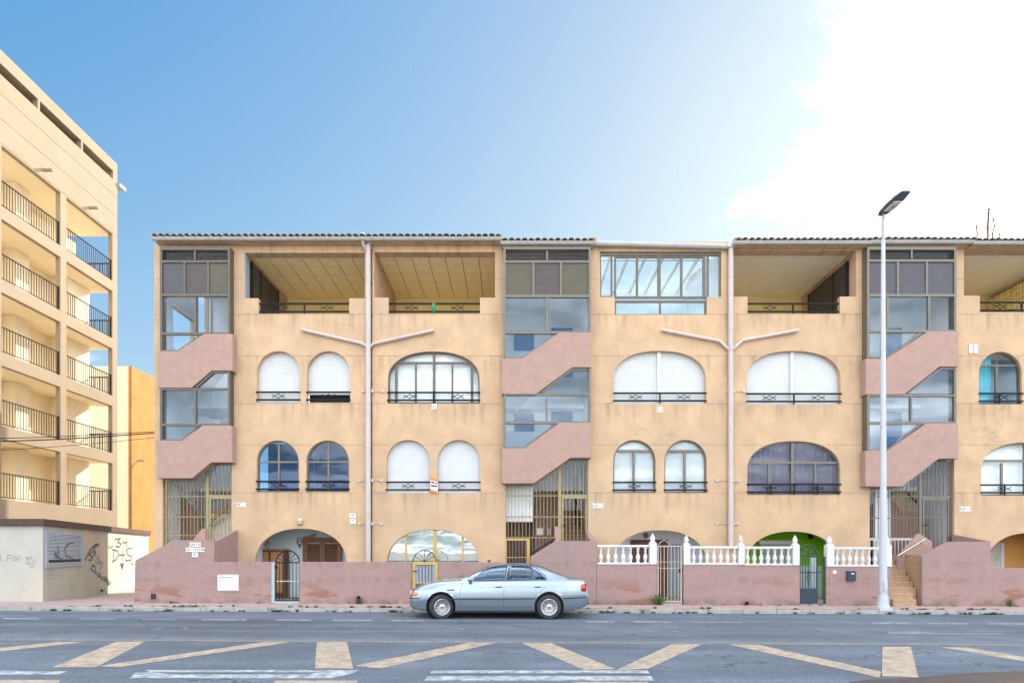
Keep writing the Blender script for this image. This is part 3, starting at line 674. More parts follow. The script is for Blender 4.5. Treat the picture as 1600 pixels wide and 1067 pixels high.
window('V7', 'glass', vs=((.245,.06,0,.6),(.5,.10,0,1),(.745,.06,0,.6)), hs=((zf(722),.075),), fm=M_BRONZEL, gm=glass('net_curtain_glass', (.80,.82,.88), .0), back='grey', posts=(.25,.5,.75), orn=(.25,.75), label='wide arched window with grey net curtains')
window('V8', 'glass', vs=((.25,.07,0,.62),(.5,.07,0,1),(.75,.07,0,.62)), hs=((zf(719),.075),), fm=M_BRONZEL, gm=G_WHITE, back='white', posts=(.25,.5,.75), orn=(.25,.75))

# ---- glazed terrace (section c)
a, bb, t, st, c, d, bt = LOG['LC']
gw = empty('window', (xf(1032), F, zf(bt))); gw.parent = block; gw.location = WL[gw.name] - WL[block.name]; gw['label'] = 'glazed-in terrace under a skylight'
fr = MB(); y0, y1 = F + .05, F + .11
def vb(px, w, pa, pb, e=0): fr.box(xf(px) - w/2, xf(px) + w/2, y0 - e, y1 + e, zf(pa), zf(pb))
def hb(py, w, pa, pb, e=0): fr.box(xf(pa), xf(pb), y0 - e, y1 + e, zf(py) - w/2, zf(py) + w/2)
for px_, w in ((938.6,.05),(956,.06),(961.8,.06),(996,.075),(1030.5,.11),(1065.5,.075),(1101,.10),(1107,.06),(1125.5,.06)): vb(px_, w, 397, 464)
hb(396.5,.09,938,1127,.002); hb(463.5,.06,961,1105,.002); hb(470,.07,961,1105,.001); hb(490.8,.04,961,1105,.002); vb(962,.05,470,491); vb(1032,.06,470,491); vb(1103,.06,470,491); hb(400.5,.04,962,1101,.004); hb(462,.02,938,956,.003)
fr.build('frame', M_BRONZE, gw)
for p0, p1 in ((939.5,955),(963,995),(997.5,1029),(1032,1064),(1067,1099.5),(1108,1124.5)): MB().box(xf(p0), xf(p1), F + .078, F + .083, zf(462.6), zf(398.5)).build('pane', G_WHITE, gw)
for p0, p1 in ((963,1031),(1033,1102)): MB().box(xf(p0), xf(p1), F + .078, F + .083, zf(490), zf(471.5)).build('pane', G_CLEAR, gw)

# ---- stair towers
ST = dict(
 S1=dict(g=(249.7,359), top=388, lou=(391.5,406), pan=(411,457.5), win=(464,519), mul=305, pw=(305,), pn=(288,325), low=[(252,524),(314,524),(278,548),(252,548)],
   b1=[(247,549),(278,549),(320,522),(364,522),(364,579.5),(331.6,579.5),(299.7,606),(247,606)], tri=[(333,581.5),(357,581.5),(357,605),(307,605)], win2=(610,661), mul2=305, low2=[(251,667),(309.5,667),(284,687.4),(251,687.4)],
   b2=[(246,688.5),(284,688.5),(317,665),(363,665),(363,722.5),(330.5,722.5),(300.5,747.3),(246,747.3)], scr=(M_SCRC, M_SCRB, M_SCRA)),
 S2=dict(g=(786.6,923), top=387, lou=(391.5,406.6), pan=(411,460), win=(465,517), mul=855, pw=(855,), pn=(833.5,876.5), low=[(791,523),(867,523),(817,558.5),(791,558.5)],
   b1=[(784,560),(817,560),(874,520),(923.5,520),(923.5,574.5),(894,574.5),(837.5,616),(784,616)], tri=[(894,577),(918,577),(918,613),(846,613)], win2=(618,657.5), mul2=854, low2=[(790,663),(867,663),(818,699.5),(790,699.5)],
   b2=[(784.6,700.5),(819.6,700.5),(874,660.7),(923.5,660.7),(923.5,715.5),(891,715.5),(834,755.3),(784.6,755.3)], scr=(M_SCRA, M_SCRB, M_SCRA)),
 S3=dict(g=(1355,1494.5), top=387.5, lou=(390.8,404.5), pan=(410,458.7), win=(464,515), mul=1452, pw=(1387,1452), pn=(1403,1448.5), low=[(1360,520),(1438,520),(1386,558.5),(1360,558.5)],
   b1=[(1352,560.7),(1385,560.7),(1449.5,518),(1497,518),(1497,573.4),(1467,573.4),(1412,616.5),(1352,616.5)], tri=[(1470,576),(1490,576),(1490,614),(1419,614)], win2=(620,658), mul2=1424, low2=[(1360,663),(1438,663),(1387,703.4),(1360,703.4)],
   b2=[(1351.6,704),(1387,704),(1446,661.7),(1496.5,661.7),(1496.5,716.7),(1466,716.7),(1409,760),(1351.6,760)], scr=(M_SCRC, M_SCRC, M_SCRC)))
def zs(py): return Z(py, S)
def xs_(px): return X(px, S)
def pane(pts, gm, parent, y=S + .05): MB().prism(P2(pts, S), y, y + .006).build('pane', gm, parent)
for k, q in ST.items():
    gl, gr = q['g']; l0, l1 = STX[k]
    tw = empty('stair_glazing', (xs_((gl+gr)/2), S, zs(q['b2'][-1][1]))); tw.parent = block; tw.location = WL[tw.name] - WL[block.name]
    f = MB(); y0, y1 = S + .0, S + .08
    def V(px, w, pa, pb, e=0): f.box(xs_(px) - w/2, xs_(px) + w/2, y0 - e, y1 + e, zs(pa), zs(pb))
    def H(py, w, pa, pb, e=0): f.box(xs_(pa), xs_(pb), y0 - e, y1 + e, zs(py) - w/2, zs(py) + w/2)
    # outer posts run behind the pink bands
    V(gl + 1.8, .08, q['top'], q['b1'][0][1] - 1); V(gr - 1.6, .075, q['top'], q['b1'][3][1] - 1)
    V(gl + 1.8, .08, q['b1'][-1][1] + 1, q['b2'][0][1] - 1); V(gr - 1.6, .075, q['b1'][4][1] + 1, q['b2'][3][1] - 1)
    H(q['top'] + 1.2, .07, gl, gr, .002); H((q['lou'][1] + q['pan'][0]) / 2, .075, gl, gr, .002); H((q['pan'][1] + q['win'][0]) / 2, .09, gl, gr, .003)
    H(q['win'][1] + 2.2, .085, gl, gr, .002); V((gl + gr) / 2, .06, q['lou'][0], q['lou'][1])
    for p in q['pn']: V(p, .07, q['pan'][0] - 1, q['pan'][1] + 1, .001)
    for p in q['pw']: V(p, .07, q['win'][0], q['win'][1] + 1, .001)
    H(q['win2'][0] - 2.2, .07, gl, gr, .002); H(q['win2'][1] + 2.5, .085, gl, gr, .002); V(q['mul2'], .06, q['win2'][0] - 1, q['win2'][1] + 1, .001)
    for lw in ('low', 'low2'):
        pl = P2(q[lw], S); f.bar(pl[1], pl[2], .05, y0 - .004, y1); f.bar((pl[2][0] + .02, pl[2][1]), pl[3], .045, y0 - .003, y1)
    pl = P2(q['tri'], S); f.bar(pl[0], pl[3], .05, y0 - .004, y1); f.bar(pl[0], pl[1], .045, y0 - .003, y1)
    # returns of the glazed box
    f.box(xs_(gl), xs_(gl) + .05, S + .081, F - .002, zs(q['b1'][0][1]), zs(q['top'])); f.box(xs_(gr) - .05, xs_(gr), S + .081, F - .002, zs(q['b1'][3][1]), zs(q['top']))
    f.box(xs_(gl), xs_(gl) + .05, S + .081, F - .002, zs(q['b2'][0][1]), zs(q['b1'][-1][1])); f.box(xs_(gr) - .05, xs_(gr), S + .081, F - .002, zs(q['b2'][3][1]), zs(q['b1'][4][1]))
    f.box(xs_(gl), xs_(gr), S + .005, F - .002, zs(q['top']) + .005, zs(q['top']) + .05)
    f.build('frame', M_BRONZEL if k != 'S1' else M_BRONZE, tw)
    mid = (gl + gr) / 2
    for a, b_ in ((gl + 3, mid - 1.2), (mid + 1.2, gr - 3)):
        n = 7; h = (zs(q['lou'][0]) - zs(q['lou'][1])) / n
        for i in range(n):
            z = zs(q['lou'][1]) + i * h
            MB().prismx([(S + .02, z), (S + .028, z), (S + .075, z + h * 1.15), (S + .067, z + h * 1.15)], xs_(a), xs_(b_)).build('louvre_slat', M_LOUV, tw)
    ed = [gl + 3] + list(q['pn']) + [gr - 3]
    for i in range(3): MB().box(xs_(ed[i]) + .03, xs_(ed[i+1]) - .03, S + .035, S + .05, zs(q['pan'][1]), zs(q['pan'][0])).build('screen_panel', q['scr'][i], tw)
    ed = [gl + 3] + list(q['pw']) + [gr - 3]
    for i in range(len(ed) - 1):
        if k == 'S3' and i == 2: continue          # this sash stands open
        pane([(ed[i] + 1, q['win'][0]), (ed[i+1] - 1, q['win'][0]), (ed[i+1] - 1, q['win'][1]), (ed[i] + 1, q['win'][1])], G_CLEAR, tw)
    ed = [gl + 3, q['mul2'], gr - 3]
    for i in range(2): pane([(ed[i] + 1, q['win2'][0]), (ed[i+1] - 1, q['win2'][0]), (ed[i+1] - 1, q['win2'][1]), (ed[i] + 1, q['win2'][1])], G_CLEAR, tw)
    pane(q['low'], G_CLEAR, tw); pane(q['low2'], G_CLEAR, tw); pane(q['tri'], G_CLEAR, tw)
    for bn in ('b1', 'b2'):
        MB().prism(P2(q[bn], S), S - .03, F - .003).build('stair_band', M_PINK, block, bevel=.015)
    # shaft behind: walls, landings, flights
    xa, xb = xf(l0) - .05, xf(l1) + .05; D = F + (3.4 if k == 'S1' else 2.3); zt_ = zf(389)
    (cutbox if k == 'S1' else MB().box)(xa - .05, xa, F + .165, F + 9.8, .2, zt_ + .04).build('shaft_side_wall', M_WPLASTER, block); MB().box(xb, xb + .1, F + .165, F + 9.8, .2, zt_ + .04).build('shaft_side_wall', M_WPLASTER, block)
    xm = (xa + xb) / 2
    if k == 'S1': MB().box(xa, xb, D, D + .12, .2, zt_).build('shaft_rear_wall', M_WPLASTER, block)
    else:
        holed([(xa, .2), (xb, .2), (xb, zt_), (xa, zt_)], [[(xa + .15, Z(457, D)), (xb - .15, Z(457, D)), (xb - .15, zt_ - .1), (xa + .15, zt_ - .1)]], D, D + .12).build('shaft_rear_wall', M_WPLASTER, block)  # unseen high opening added to let more light into the shaft
    MB().box(xa, xb, F + .165, D, zt_ + .002, zt_ + .1).build('shaft_ceiling', M_WPLASTER, block)
    for zl_ in (zf(612), zf(752)):
        MB().box(xa, xb, F + 1.7, D - .002, zl_ - .15, zl_).build('landing', M_WPLASTER, block)
    for (pa, pb) in ((q['b1'][-1][1], q['b1'][3][1]), (q['b2'][-1][1], q['b2'][3][1])):
        za, zb_ = zf(pa - 12), zf(pb - 5)
        m = MB(); m.prism([(xa + .4, za - .5), (xa + .4, za - .1), (xb - .5, zb_ + .1), (xb - .5, zb_ - .3)], F + .6, F + 1.6); m.build('stair_flight', M_WPLASTER, block)
    # front doors of the flats up on the landing
    for zd in ((zf(517), zf(657)) if k != 'S1' else (zf(657),)):
        dr = MB(); dr.box(xb - 1.15, xb - .35, D - .05, D - .004, zd - .9, zd + .95); dr.build('landing_door', mat('blue_door', (.16, .28, .50), .6), block)
        dr = MB(); dr.box(xa + .35, xa + 1.1, D - .05, D - .004, zd + .1, zd + .75); dr.build('meter_box', mat('blue_box', (.14, .26, .5), .6), block)
# ------------------------------------------------------------------ stair entrances
LAND = 1.66
def entrance(k, door, post, transom, hl, m, xl, xr, left_floor):
    b2 = ST[k]['b2']; (xa, ya), (xb, yb) = b2[6], b2[5]
    def top(px): return ya + 1 if px <= xa else yb + 1 if px >= xb else ya + (yb - ya) * (px - xa) / (xb - xa) + 1
    y0, y1 = F + .085, F + .125
    e = empty('entrance_grille', (xf((xl + xr) / 2), F, LAND)); e.parent = block; e.location = WL[e.name] - WL[block.name]
    f = MB()
    f.box(xf(xl), xf(xl) + .06, y0, y1, left_floor, zf(top(xl))); f.box(xf(xr) - .05, xf(xr), y0, y1, LAND, zf(top(xr)))
    for px_ in post: f.box(xf(px_) - .045, xf(px_) + .045, y0 - .004, y1 + .004, LAND, zf(top(px_)) - .01)
    f.box(xf(post[0]), xf(xr), y0 - .002, y1 + .002, zf(transom) - .03, zf(transom) + .03)
    f.bar((xf(xl), zf(ya + 2.5)), (xf(xa), zf(ya + 2.5)), .06, y0 - .001, y1 + .001); f.bar((xf(xa), zf(ya + 2.5)), (xf(xb), zf(yb + 2.5)), .06, y0 - .001, y1 + .001); f.bar((xf(xb), zf(yb + 2.5)), (xf(xr), zf(yb + 2.5)), .06, y0 - .001, y1 + .001)
    for h in hl: f.box(xf(xl) + .05, xf(post[0]), y0 + .006, y1 - .006, zf(h) - .018, zf(h) + .018)
    f.build('frame', m, e)
    px_ = xl + 6; g = MB()
    while px_ < post[0] - 2:
        g.box(xf(px_) - .0095, xf(px_) + .0095, y0 + .006, y0 + .03, left_floor, zf(top(px_) + 1)); px_ += 5.6
    px_ = post[0] + 6
    while px_ < xr - 3:
        g.box(xf(px_) - .011, xf(px_) + .011, y0 + .008, y0 + .03, zf(transom), zf(top(px_) + 1)); px_ += 6.2
    g.build('bars', mat('bar_' + m.name, tuple(c * .9 for c in m.node_tree.nodes['Principled BSDF'].inputs['Base Color'].default_value[:3]), .5, .3), e)
    dl, drr = door; d = MB(); zt_ = zf(transom) - .035
    d.box(xf(dl), xf(dl) + .06, y0 - .012, y1 - .006, LAND + .01, zt_); d.box(xf(drr) - .06, xf(drr), y0 - .012, y1 - .006, LAND + .01, zt_); d.box(xf(dl) + .06, xf(drr) - .06, y0 - .012, y1 - .006, zt_ - .07, zt_)
    d.box(xf(dl) + .06, xf(drr) - .06, y0 - .012, y1 - .006, LAND + .01, LAND + .10); d.box(xf(dl) + .06, xf(drr) - .06, y0, y1 - .01, zf(807) - .015, zf(807) + .015)
    px_ = dl + 7
    while px_ < drr - 5: d.box(xf(px_) - .009, xf(px_) + .009, y0 + .004, y0 + .026, LAND + .08, zt_ - .05); px_ += 6.0
    do = d.build('door', m, e)
    hd = MB(); hd.tube([(xf(dl) + .03, y0 - .012, zf(820)), (xf(dl) + .03, y0 - .07, zf(820)), (xf(dl) + .16, y0 - .07, zf(820))], .014, 6); hd.build('handle', M_BLACK, do)
    return e
entrance('S1', (325, 362), (322,), 774, (775, 807, 836), M_SOFTGOLD, 256, 363, 1.3)
entrance('S2', (878, 918), (875,), 773.5, (774, 807, 839.5), M_SOFTGOLD, 788, 919.5, zf(840))
entrance('S3', (1444, 1486), (1441,), 776, (775, 809), M_BRONZEL, 1358, 1490, zf(843))
# lower gold door under stair 2
m = MB(); y0, y1 = F + .08, F + .13
m.box(xf(788), xf(792), y0, y1, .12, zf(841)); m.box(xf(823), xf(828), y0, y1, .12, zf(841)); m.box(xf(792), xf(823), y0, y1, zf(844), zf(841)); m.box(xf(792), xf(823), y0 + .01, y1 - .01, zf(871), zf(870)); m.box(xf(792), xf(823), y0, y1, .12, .2)
ld = m.build('lower_door', M_GOLD, block); g = MB()
for i in range(6): g.box(xf(796 + i*5) - .011, xf(796 + i*5) + .011, y0 + .012, y0 + .035, .2, zf(844))
g.build('bars', M_BRONZEL, ld)
g = MB(); px_ = 832
while px_ < 872: g.box(xf(px_) - .011, xf(px_) + .011, y0 + .012, y0 + .035, .5, zf(841)); px_ += 5.6
g.build('lower_bars', M_BRONZEL, block)
m = MB(); m.box(xf(1359), xf(1439), F + .08, F + .12, zf(844), zf(840)); px_ = 1362
while px_ < 1438: m.box(xf(px_) - .012, xf(px_) + .012, F + .09, F + .115, .4, zf(843)); px_ += 5.6
m.build('lower_bars', mat('grey_bar_paint', (.42, .41, .38), .6), block)

# things seen inside the shafts
for k in ('S1', 'S2', 'S3'):
    l0, l1 = STX[k]; xa, xb = xf(l0), xf(l1); D = F + (3.4 if k == 'S1' else 2.3)
    MB().box(xa + .0, xb - .0, D - .04, D - .006, .2, zf(790)).build('brown_dado', M_BROWN, block)
# stair 1: slanted flight underside and brown wall
q = F + 1.2
MB().prism([(X(258,q), Z(757,q)), (X(268,q), Z(757,q)), (X(312,q), Z(808,q)), (X(312,q), Z(850,q)), (X(258,q), Z(850,q))], q, q + .1).build('stringer_wall', M_BROWN, block)
MB().prism([(X(318,q), Z(822,q)), (X(366,q), Z(782,q)), (X(366,q), Z(774,q)), (X(318,q), Z(814,q))], q + .2, q + .26).build('handrail', M_WOODL, block)
MB().box(X(322,q+.6), X(367,q+.6), q + .6, q + .68, Z(900,q), Z(800,q)).build('stair_wall', M_WCEIL, block)
# stair 2: white panel, brown wall, straight flight
MB().box(xf(789.5), xf(833), F + .5, F + .6, Z(815,F+.5), zf(752)).build('white_box_wall', M_WPLASTER, block)
q = F + 1.3
MB().box(X(835,q), X(872,q), q, q + .1, .2, Z(770,q)).build('brown_wall', M_BROWN, block)
MB().box(X(873,q-.6), X(876,q-.6), F + .3, F + 2.2, .3, Z(765,q)).build('stair_side_wall', mat('orange_wall', (.45,.22,.10), .9, var=.1), block)
fl = None
for i in range(9):
    fl = MB(); y = F + .35 + i * .21; z = LAND + .175 * (i + 1)
    fl.box(xf(877), xf(922), y, y + .23, z - .175, z - .03).build('step', M_BROWN, block); 
    MB().box(xf(877), xf(922), y - .025, y + .23, z - .028, z).build('tread', M_STEP, block)
MB().tube([(xf(909), F + .6, LAND + 1.0), (xf(909), F + 2.15, LAND + 2.4)], .022, 6).build('handrail', M_BLACK, block)
MB().tube([(xf(907), F + 1.6, LAND + .6), (xf(907), F + 1.6, LAND + 2.9)], .022, 6).build('handrail_post', M_BLACK, block)
for px_, w_ in ((843, 11), (858, 6)):
    mb = MB(); mb.box(X(px_ - w_/2, q), X(px_ + w_/2, q), q - .14, q - .003, Z(836, q), Z(825, q)); mb.build('meter_box', M_SIGN if w_ > 8 else M_GUT, block, bevel=.01)
# stair 3: flight climbing to the left, cream wall, handrail
q = F + 1.0
MB().box(X(1395,q+1), X(1500,q+1), q + 1.0, q + 1.1, .3, zf(752)).build('cream_wall', mat('cream_wall_paint', (.62,.52,.33), .9, var=.05), block)
MB().prism([(X(1360,q), Z(790,q)), (X(1380,q), Z(768,q)), (X(1436,q), Z(832,q)), (X(1436,q), Z(900,q)), (X(1360,q), Z(900,q))], q - .1, q).build('stringer_wall', M_BROWN, block)
MB().bar((X(1380,q), Z(770,q)), (X(1438,q), Z(834,q)), .09, q - .12, q - .1).build('stringer_edge', M_WOODL, block)
for i in range(10):
    x1_ = X(1462, q) - i * .24; z = LAND + .17 * (i + 1)
    MB().box(x1_ - .26, x1_, q + .01, q + .95, z - .17, z).build('step', M_BROWN, block)
MB().tube([(X(1418,q+.9), q + .9, Z(770,q+.9)), (X(1472,q+.9), q + .9, Z(822,q+.9))], .03, 6).build('handrail', M_BLACK, block)
MB().box(X(1358.5,q), X(1383,q), q - .3, q - .2, .3, Z(762,q)).build('stair_wall', M_WPLASTER, block)
MB().box(X(1358.5,q), X(1440,q), q - .18, q - .16, .2, Z(800,q)).build('brown_wall', M_BROWN, block)

# ------------------------------------------------------------------ porches behind the ground-floor arches
def porch(k, wm, D, dado=None):
    c, hw, t = GARCH[k]; x0, x1 = xf(c - hw) - .15, xf(c + hw) + .15; z1 = zf(t) + .15
    MB().box(x0, x1, D, D + .1, .1, z1).build('porch_rear_wall', wm, block)
    MB().box(x0 - .1, x0, F + .165, D, .1, z1).build('porch_side_wall', wm, block); MB().box(x1, x1 + .1, F + .165, D, .1, z1).build('porch_side_wall', wm, block)
    MB().box(x0, x1, F + .165, D, z1 + .002, z1 + .1).build('porch_ceiling', wm, block)
    if dado: MB().box(x0 + .001, x1 - .001, D - .03, D - .003, .12, 1.25).build('porch_dado', dado, block)
PD = F + 1.5
def xp(px): return X(px, PD)
def zp(py): return Z(py, PD)
porch('G1', M_SKYWALL, PD); porch('G3', M_WPLASTER, PD); porch('G4', mat('lime_green_paint', (.22, .52, .012), .9, var=.05), PD, M_SKYWALL); porch('G5', mat('ochre_paint', (.58, .31, .09), .9, var=.06), PD)
def louvred_door(x0, x1, z0, z1, y, m, leaves=2):
    d = empty('louvred_door', ((x0+x1)/2, y, z0)); d.parent = block; d.location = WL[d.name] - WL[block.name]
    f = MB(); f.box(x0, x0 + .08, y - .08, y, z0, z1); f.box(x1 - .08, x1, y - .08, y, z0, z1); f.box(x0 + .08, x1 - .08, y - .08, y, z1 - .08, z1); w = (x1 - x0 - .16) / leaves
    for i in range(leaves):
        a = x0 + .08 + i * w; f.box(a + .004, a + .09, y - .07, y - .02, z0, z1 - .085); f.box(a + w - .09, a + w - .004, y - .07, y - .02, z0, z1 - .085); f.box(a + .09, a + w - .09, y - .07, y - .02, z1 - .2, z1 - .085)
    f.build('frame', mat('mid_brown_wood', (.19, .085, .04), .6, var=.25, vscale=12) if m is M_WOOD else m, d)
    for i in range(leaves):
        a = x0 + .17 + i * w; z = z0 + .05
        while z < z1 - .24:
            MB().prismx([(y - .06, z), (y - .05, z), (y - .025, z + .06), (y - .035, z + .06)], a, a + w - .18).build('slat', m, d); z += .062
    return d
louvred_door(xp(474), xp(535), .2, zp(839.5), PD - .004, M_WOOD)
text('house_number', '10', .22, xp(501), PD - .006, zp(835.5), mat('yellow_enamel', (.75, .55, .02), .5), block)
rg = MB(); rg.tube([(xp(468.5) + .09*math.cos(a*.5236), PD - .03, zp(846) + .13*math.sin(a*.5236)) for a in range(12)], .015, 5, True); rg.tube([(xp(468.5), PD - .03, zp(850)), (xp(469), PD - .03, zp(856))], .02, 5)
rg.tube([(xp(468.5) - .07, PD - .03, zp(846)), (xp(468.5) + .07, PD - .03, zp(846))], .012, 5)
tag(rg.build('wall_ornament', M_BLACK), 'small dark iron ornament on the porch wall left of the brown shutters', 'ornament')
cb = thing('wooden_cabinet', 'brown wooden cabinet standing in the porch behind the black arched gate', 'cabinet', (xp(430), PD - .3, .13))
x0, x1 = xp(408), xp(452); MB().box(x0, x1, PD - .5, PD - .05, .13, zp(859)).build('body', M_WOOD, cb); MB().box(x0 - .03, x1 + .03, PD - .53, PD - .04, zp(859) + .001, zp(859) + .05).build('top', M_WOODL, cb)
for i in range(2): MB().box(x0 + .05 + i*(x1-x0)*.5, x0 + (x1-x0)*.5*(i+1) - .04, PD - .52, PD - .502, .3, zp(862)).build('door_panel', M_WOODL, cb)
oc = thing('radio_clock', 'dark round clock and iron scroll on top of the wooden cabinet', 'clock', (xp(413), PD - .3, zp(859) + .05))
mb = MB(); mb.lathe((xp(413), PD - .35, zp(859) + .16), [(.11, 0), (.11, .06)], 16, 'Y'); oo = mb.build('case', M_BLACK, oc, smooth=40)
MB().lathe((xp(413), PD - .356, zp(859) + .16), [(.06, 0), (.06, .005)], 14, 'Y').build('dial', M_SIGN, oc)
mb = MB(); mb.tube([(xp(417), PD - .3, zp(859) + .06), (xp(420), PD - .3, zp(852)), (xp(424), PD - .3, zp(845)), (xp(428), PD - .3, zp(850)), (xp(424), PD - .3, zp(856))], .018, 5); mb.build('scroll', M_BLACK, oc)
fan = MB()
for i in range(5):
    a = R(150 - i * 9); fan.bar((xp(495), zp(834)), (xp(495) + .55*math.cos(a) , zp(834) + .1 - .42*abs(math.sin(a))*.9 ), .03, PD - .04 - .003*i, PD - .02 - .003*i)
tag(fan.build('dried_palm_frond', M_WOODL), 'dried palm frond fixed above the brown louvred shutters', 'decoration')
# G3 door + round plaque, G4 shutter box + lamp, G5 shutter
m = MB(); m.box(xp(985), xp(1043), PD - .06, PD - .003, .13, zp(843)); dd = m.build('front_door', M_WOOD, block)
m = MB(); m.box(xp(988), xp(1012), PD - .08, PD - .061, .3, zp(846)); m.box(xp(1016), xp(1040), PD - .08, PD - .061, .3, zp(846)); m.build('door_panel', mat('red_brown_wood', (.16, .045, .025), .5, var=.2), dd)
MB().box(xp(1043.5), xp(1064), PD - .1, PD - .004, .13, zp(850)).build('blue_door_leaf', M_BLUEP, block)
mb = MB(); mb.lathe((xp(1009), PD - .05, zp(836.5)), [(.02, 0), (.08, .005), (.10, .03), (.09, .047)], 18, 'Y'); tag(mb.build('round_plaque', mat('clay', (.25,.19,.14), .8, var=.3, vscale=20), smooth=30), 'round clay plaque on porch wall above the brown door', 'plaque')
rs = empty('roller_shutter', (xp(1208), PD, .2)); rs.parent = block; rs.location = WL[rs.name] - WL[block.name]
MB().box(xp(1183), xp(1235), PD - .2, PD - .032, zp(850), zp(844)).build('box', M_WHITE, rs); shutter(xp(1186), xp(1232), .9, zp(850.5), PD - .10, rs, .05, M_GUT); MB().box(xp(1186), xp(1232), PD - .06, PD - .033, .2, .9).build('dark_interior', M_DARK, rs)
wlm = thing('porch_lamp', 'small black lantern under the lime green porch arch', 'lamp', (xp(1264), PD - .1, zp(842)))
mb = MB(); mb.lathe((xp(1264), PD - .14, zp(842)), [(.02, 0), (.07, .03), (.10, .16), (.04, .22), (.02, .26)], 10); mb.build('lantern', M_BLACK, wlm, smooth=30); MB().box(xp(1264) - .02, xp(1264) + .02, PD - .14, PD - .002, zp(842) + .2, zp(842) + .24).build('bracket', M_BLACK, wlm)
wsx = xp(1541); wv = empty('louvred_shutter', (xp(1556), PD, 1)); wv.parent = block; wv.location = WL[wv.name] - WL[block.name]
m = MB(); m.box(xp(1540), xp(1543), PD - .06, PD - .003, .8, zp(848)); m.box(xp(1562), xp(1567), PD - .06, PD - .003, .8, zp(848)); m.box(xp(1543), xp(1562), PD - .06, PD - .003, zp(851), zp(848)); m.build('frame', M_WHITE, wv)
z = .8
while z < zp(852): MB().prismx([(PD - .055, z), (PD - .045, z), (PD - .015, z + .06), (PD - .025, z + .06)], xp(1543), xp(1562)).build('slat', M_WHITE, wv); z += .075
# G2 glazed front with gold mullions
g2 = empty('window', (xf(676), F, .13)); g2.parent = block; g2.location = WL[g2.name] - WL[block.name]; g2['label'] = 'arched ground-floor glazing with gold mullions and reflections'
poly = P2(holes_px['G2'], F); f = MB()
for px_, w_ in ((633.5,.07),(679,.12),(722.5,.07)):
    f.prism(clipbox(poly, xf(px_) - w_/2, xf(px_) + w_/2, .1, 9), F + .08, F + .15)
f.build('frame', M_GOLD, g2); ed = [604, 633.5, 679, 722.5, 748.6]
for i in range(4): MB().prism(clipbox(inset(poly, .01), xf(ed[i]) + .03, xf(ed[i+1]) - .03, .1, 9), F + .115, F + .121).build('pane', glass('hazy_glass', (.80, .84, .84), .16), g2)
curtain(xf(602), xf(751), .1, zf(826), F + .30, M_CURT, g2, .006, .4)

# ------------------------------------------------------------------ garden walls
def X6(px): return X(px, FEN)
def Z6(py): return Z(py, FEN)
def gwall(pts, label, name='garden_wall'):
    o = MB().prism([(X6(a), Z6(b) if b is not None else -.05) for a, b in pts], FEN, FEN + .16).build(name, M_PINKW, bevel=.012); return tag(o, label, 'wall', 'pink rendered garden walls')
w1 = gwall([(209.5,None),(211,875),(273,843.5),(335,843.5),(335,877.5),(424,877.5),(424,None)], 'pink wall with sloping left end below the CALLE tiles')
gwall([(467.5,None),(467.5,877.5),(643,877.5),(643,None)], 'low pink wall between black arched gate and gold gate')
w3 = gwall([(685,None),(685,878),(787,878),(787,None)], 'low pink wall behind the car, right of the gold gate')
w4 = gwall([(829,None),(829,869.5),(868,845),(932,845),(932,None)], 'pink stair wall with sloping top behind the car boot')
gwall([(932.3,None),(932.3,882),(1026.5,882),(1026.5,None)], 'pink wall under balustrade left of the beige bar gate')
gwall([(1068,None),(1068,882.5),(1250,884),(1250,None)], 'long pink rust-stained wall between beige bar gate and dark blue gate')
gwall([(1291,None),(1291,885),(1393,886),(1393,None)], 'pink wall with dark letterbox beside the lamp post')
w7 = gwall([(1441,None),(1441,868),(1483,846),(1547.5,846),(1547.5,887),(1900,888),(1900,None)], 'tall pink wall with sloping top right of the tiled steps')
for w_, px_ in ((w1, 335), (w7, 1547.5)):
    s_ = 1 if px_ < 800 else -1; xa = X6(px_)
    MB().prismx([(FEN + .163, -.05), (F - .004, -.05), (F - .004, zf(828) if s_ > 0 else zf(835)), (FEN + .163, Z6(845))], xa - .14 if s_ > 0 else xa, xa if s_ > 0 else xa + .14).build('return_wall', M_PINKW, w_)
MB().prismx([(FEN + .163, -.05), (F - .004, -.05), (F - .004, zf(832)), (FEN + .163, Z6(846))], X6(932) - .14, X6(932)).build('return_wall', M_PINKW, w4)
# landings and outside steps
def stair(label, boxes, land):
    t = thing('entrance_steps', label, 'steps', (boxes[0][0], FEN + .3, .1))
    for (x0, x1, y0, y1, z) in boxes:
        MB().box(x0, x1, y0, y1, .05, z - .03).build('riser', M_STEP, t); MB().box(x0, x1, y0 - .02, y1, z - .028, z).build('tread', mat('ochre_tread', (.47, .31, .19), .6, var=.15, vscale=8), t)
    x0, x1, y0, y1 = land; MB().box(x0, x1, y0, y1, .05, LAND).build('landing', M_STEP, t)
bx = []
for i in range(8): bx.append((X6(1394) + (.0 if i < 2 else (i - 1) * .10), X6(1440.5) if i > 1 else X6(1430), FEN - .05 + i * .16, F - .3 if i > 1 else F - .6, .09 + .175 * (i + 1)))
stair('ochre tiled steps rising behind the lamp post', bx, (X6(1441) + .02, X6(1547) - .02, FEN + .17, F + .2))
bx = [(X6(829) + .1 + i * .1, X6(932) - .2, FEN + .17, F - .01, .2 + .18 * (i + 1)) for i in range(8)]
stair('tiled landing behind pink wall at the middle stair door', bx, (X6(870), X6(932) - .15, FEN + .17, F + .2))
bx = [(X6(215) + .2 * i, X6(335) - .2, FEN + .17, F - .01, .2 + .18 * (i + 1)) for i in range(8)]
stair('tiled landing behind the CALLE tile wall at the left stair door', bx, (X6(290), X6(335) - .15, FEN + .17, F + .2))
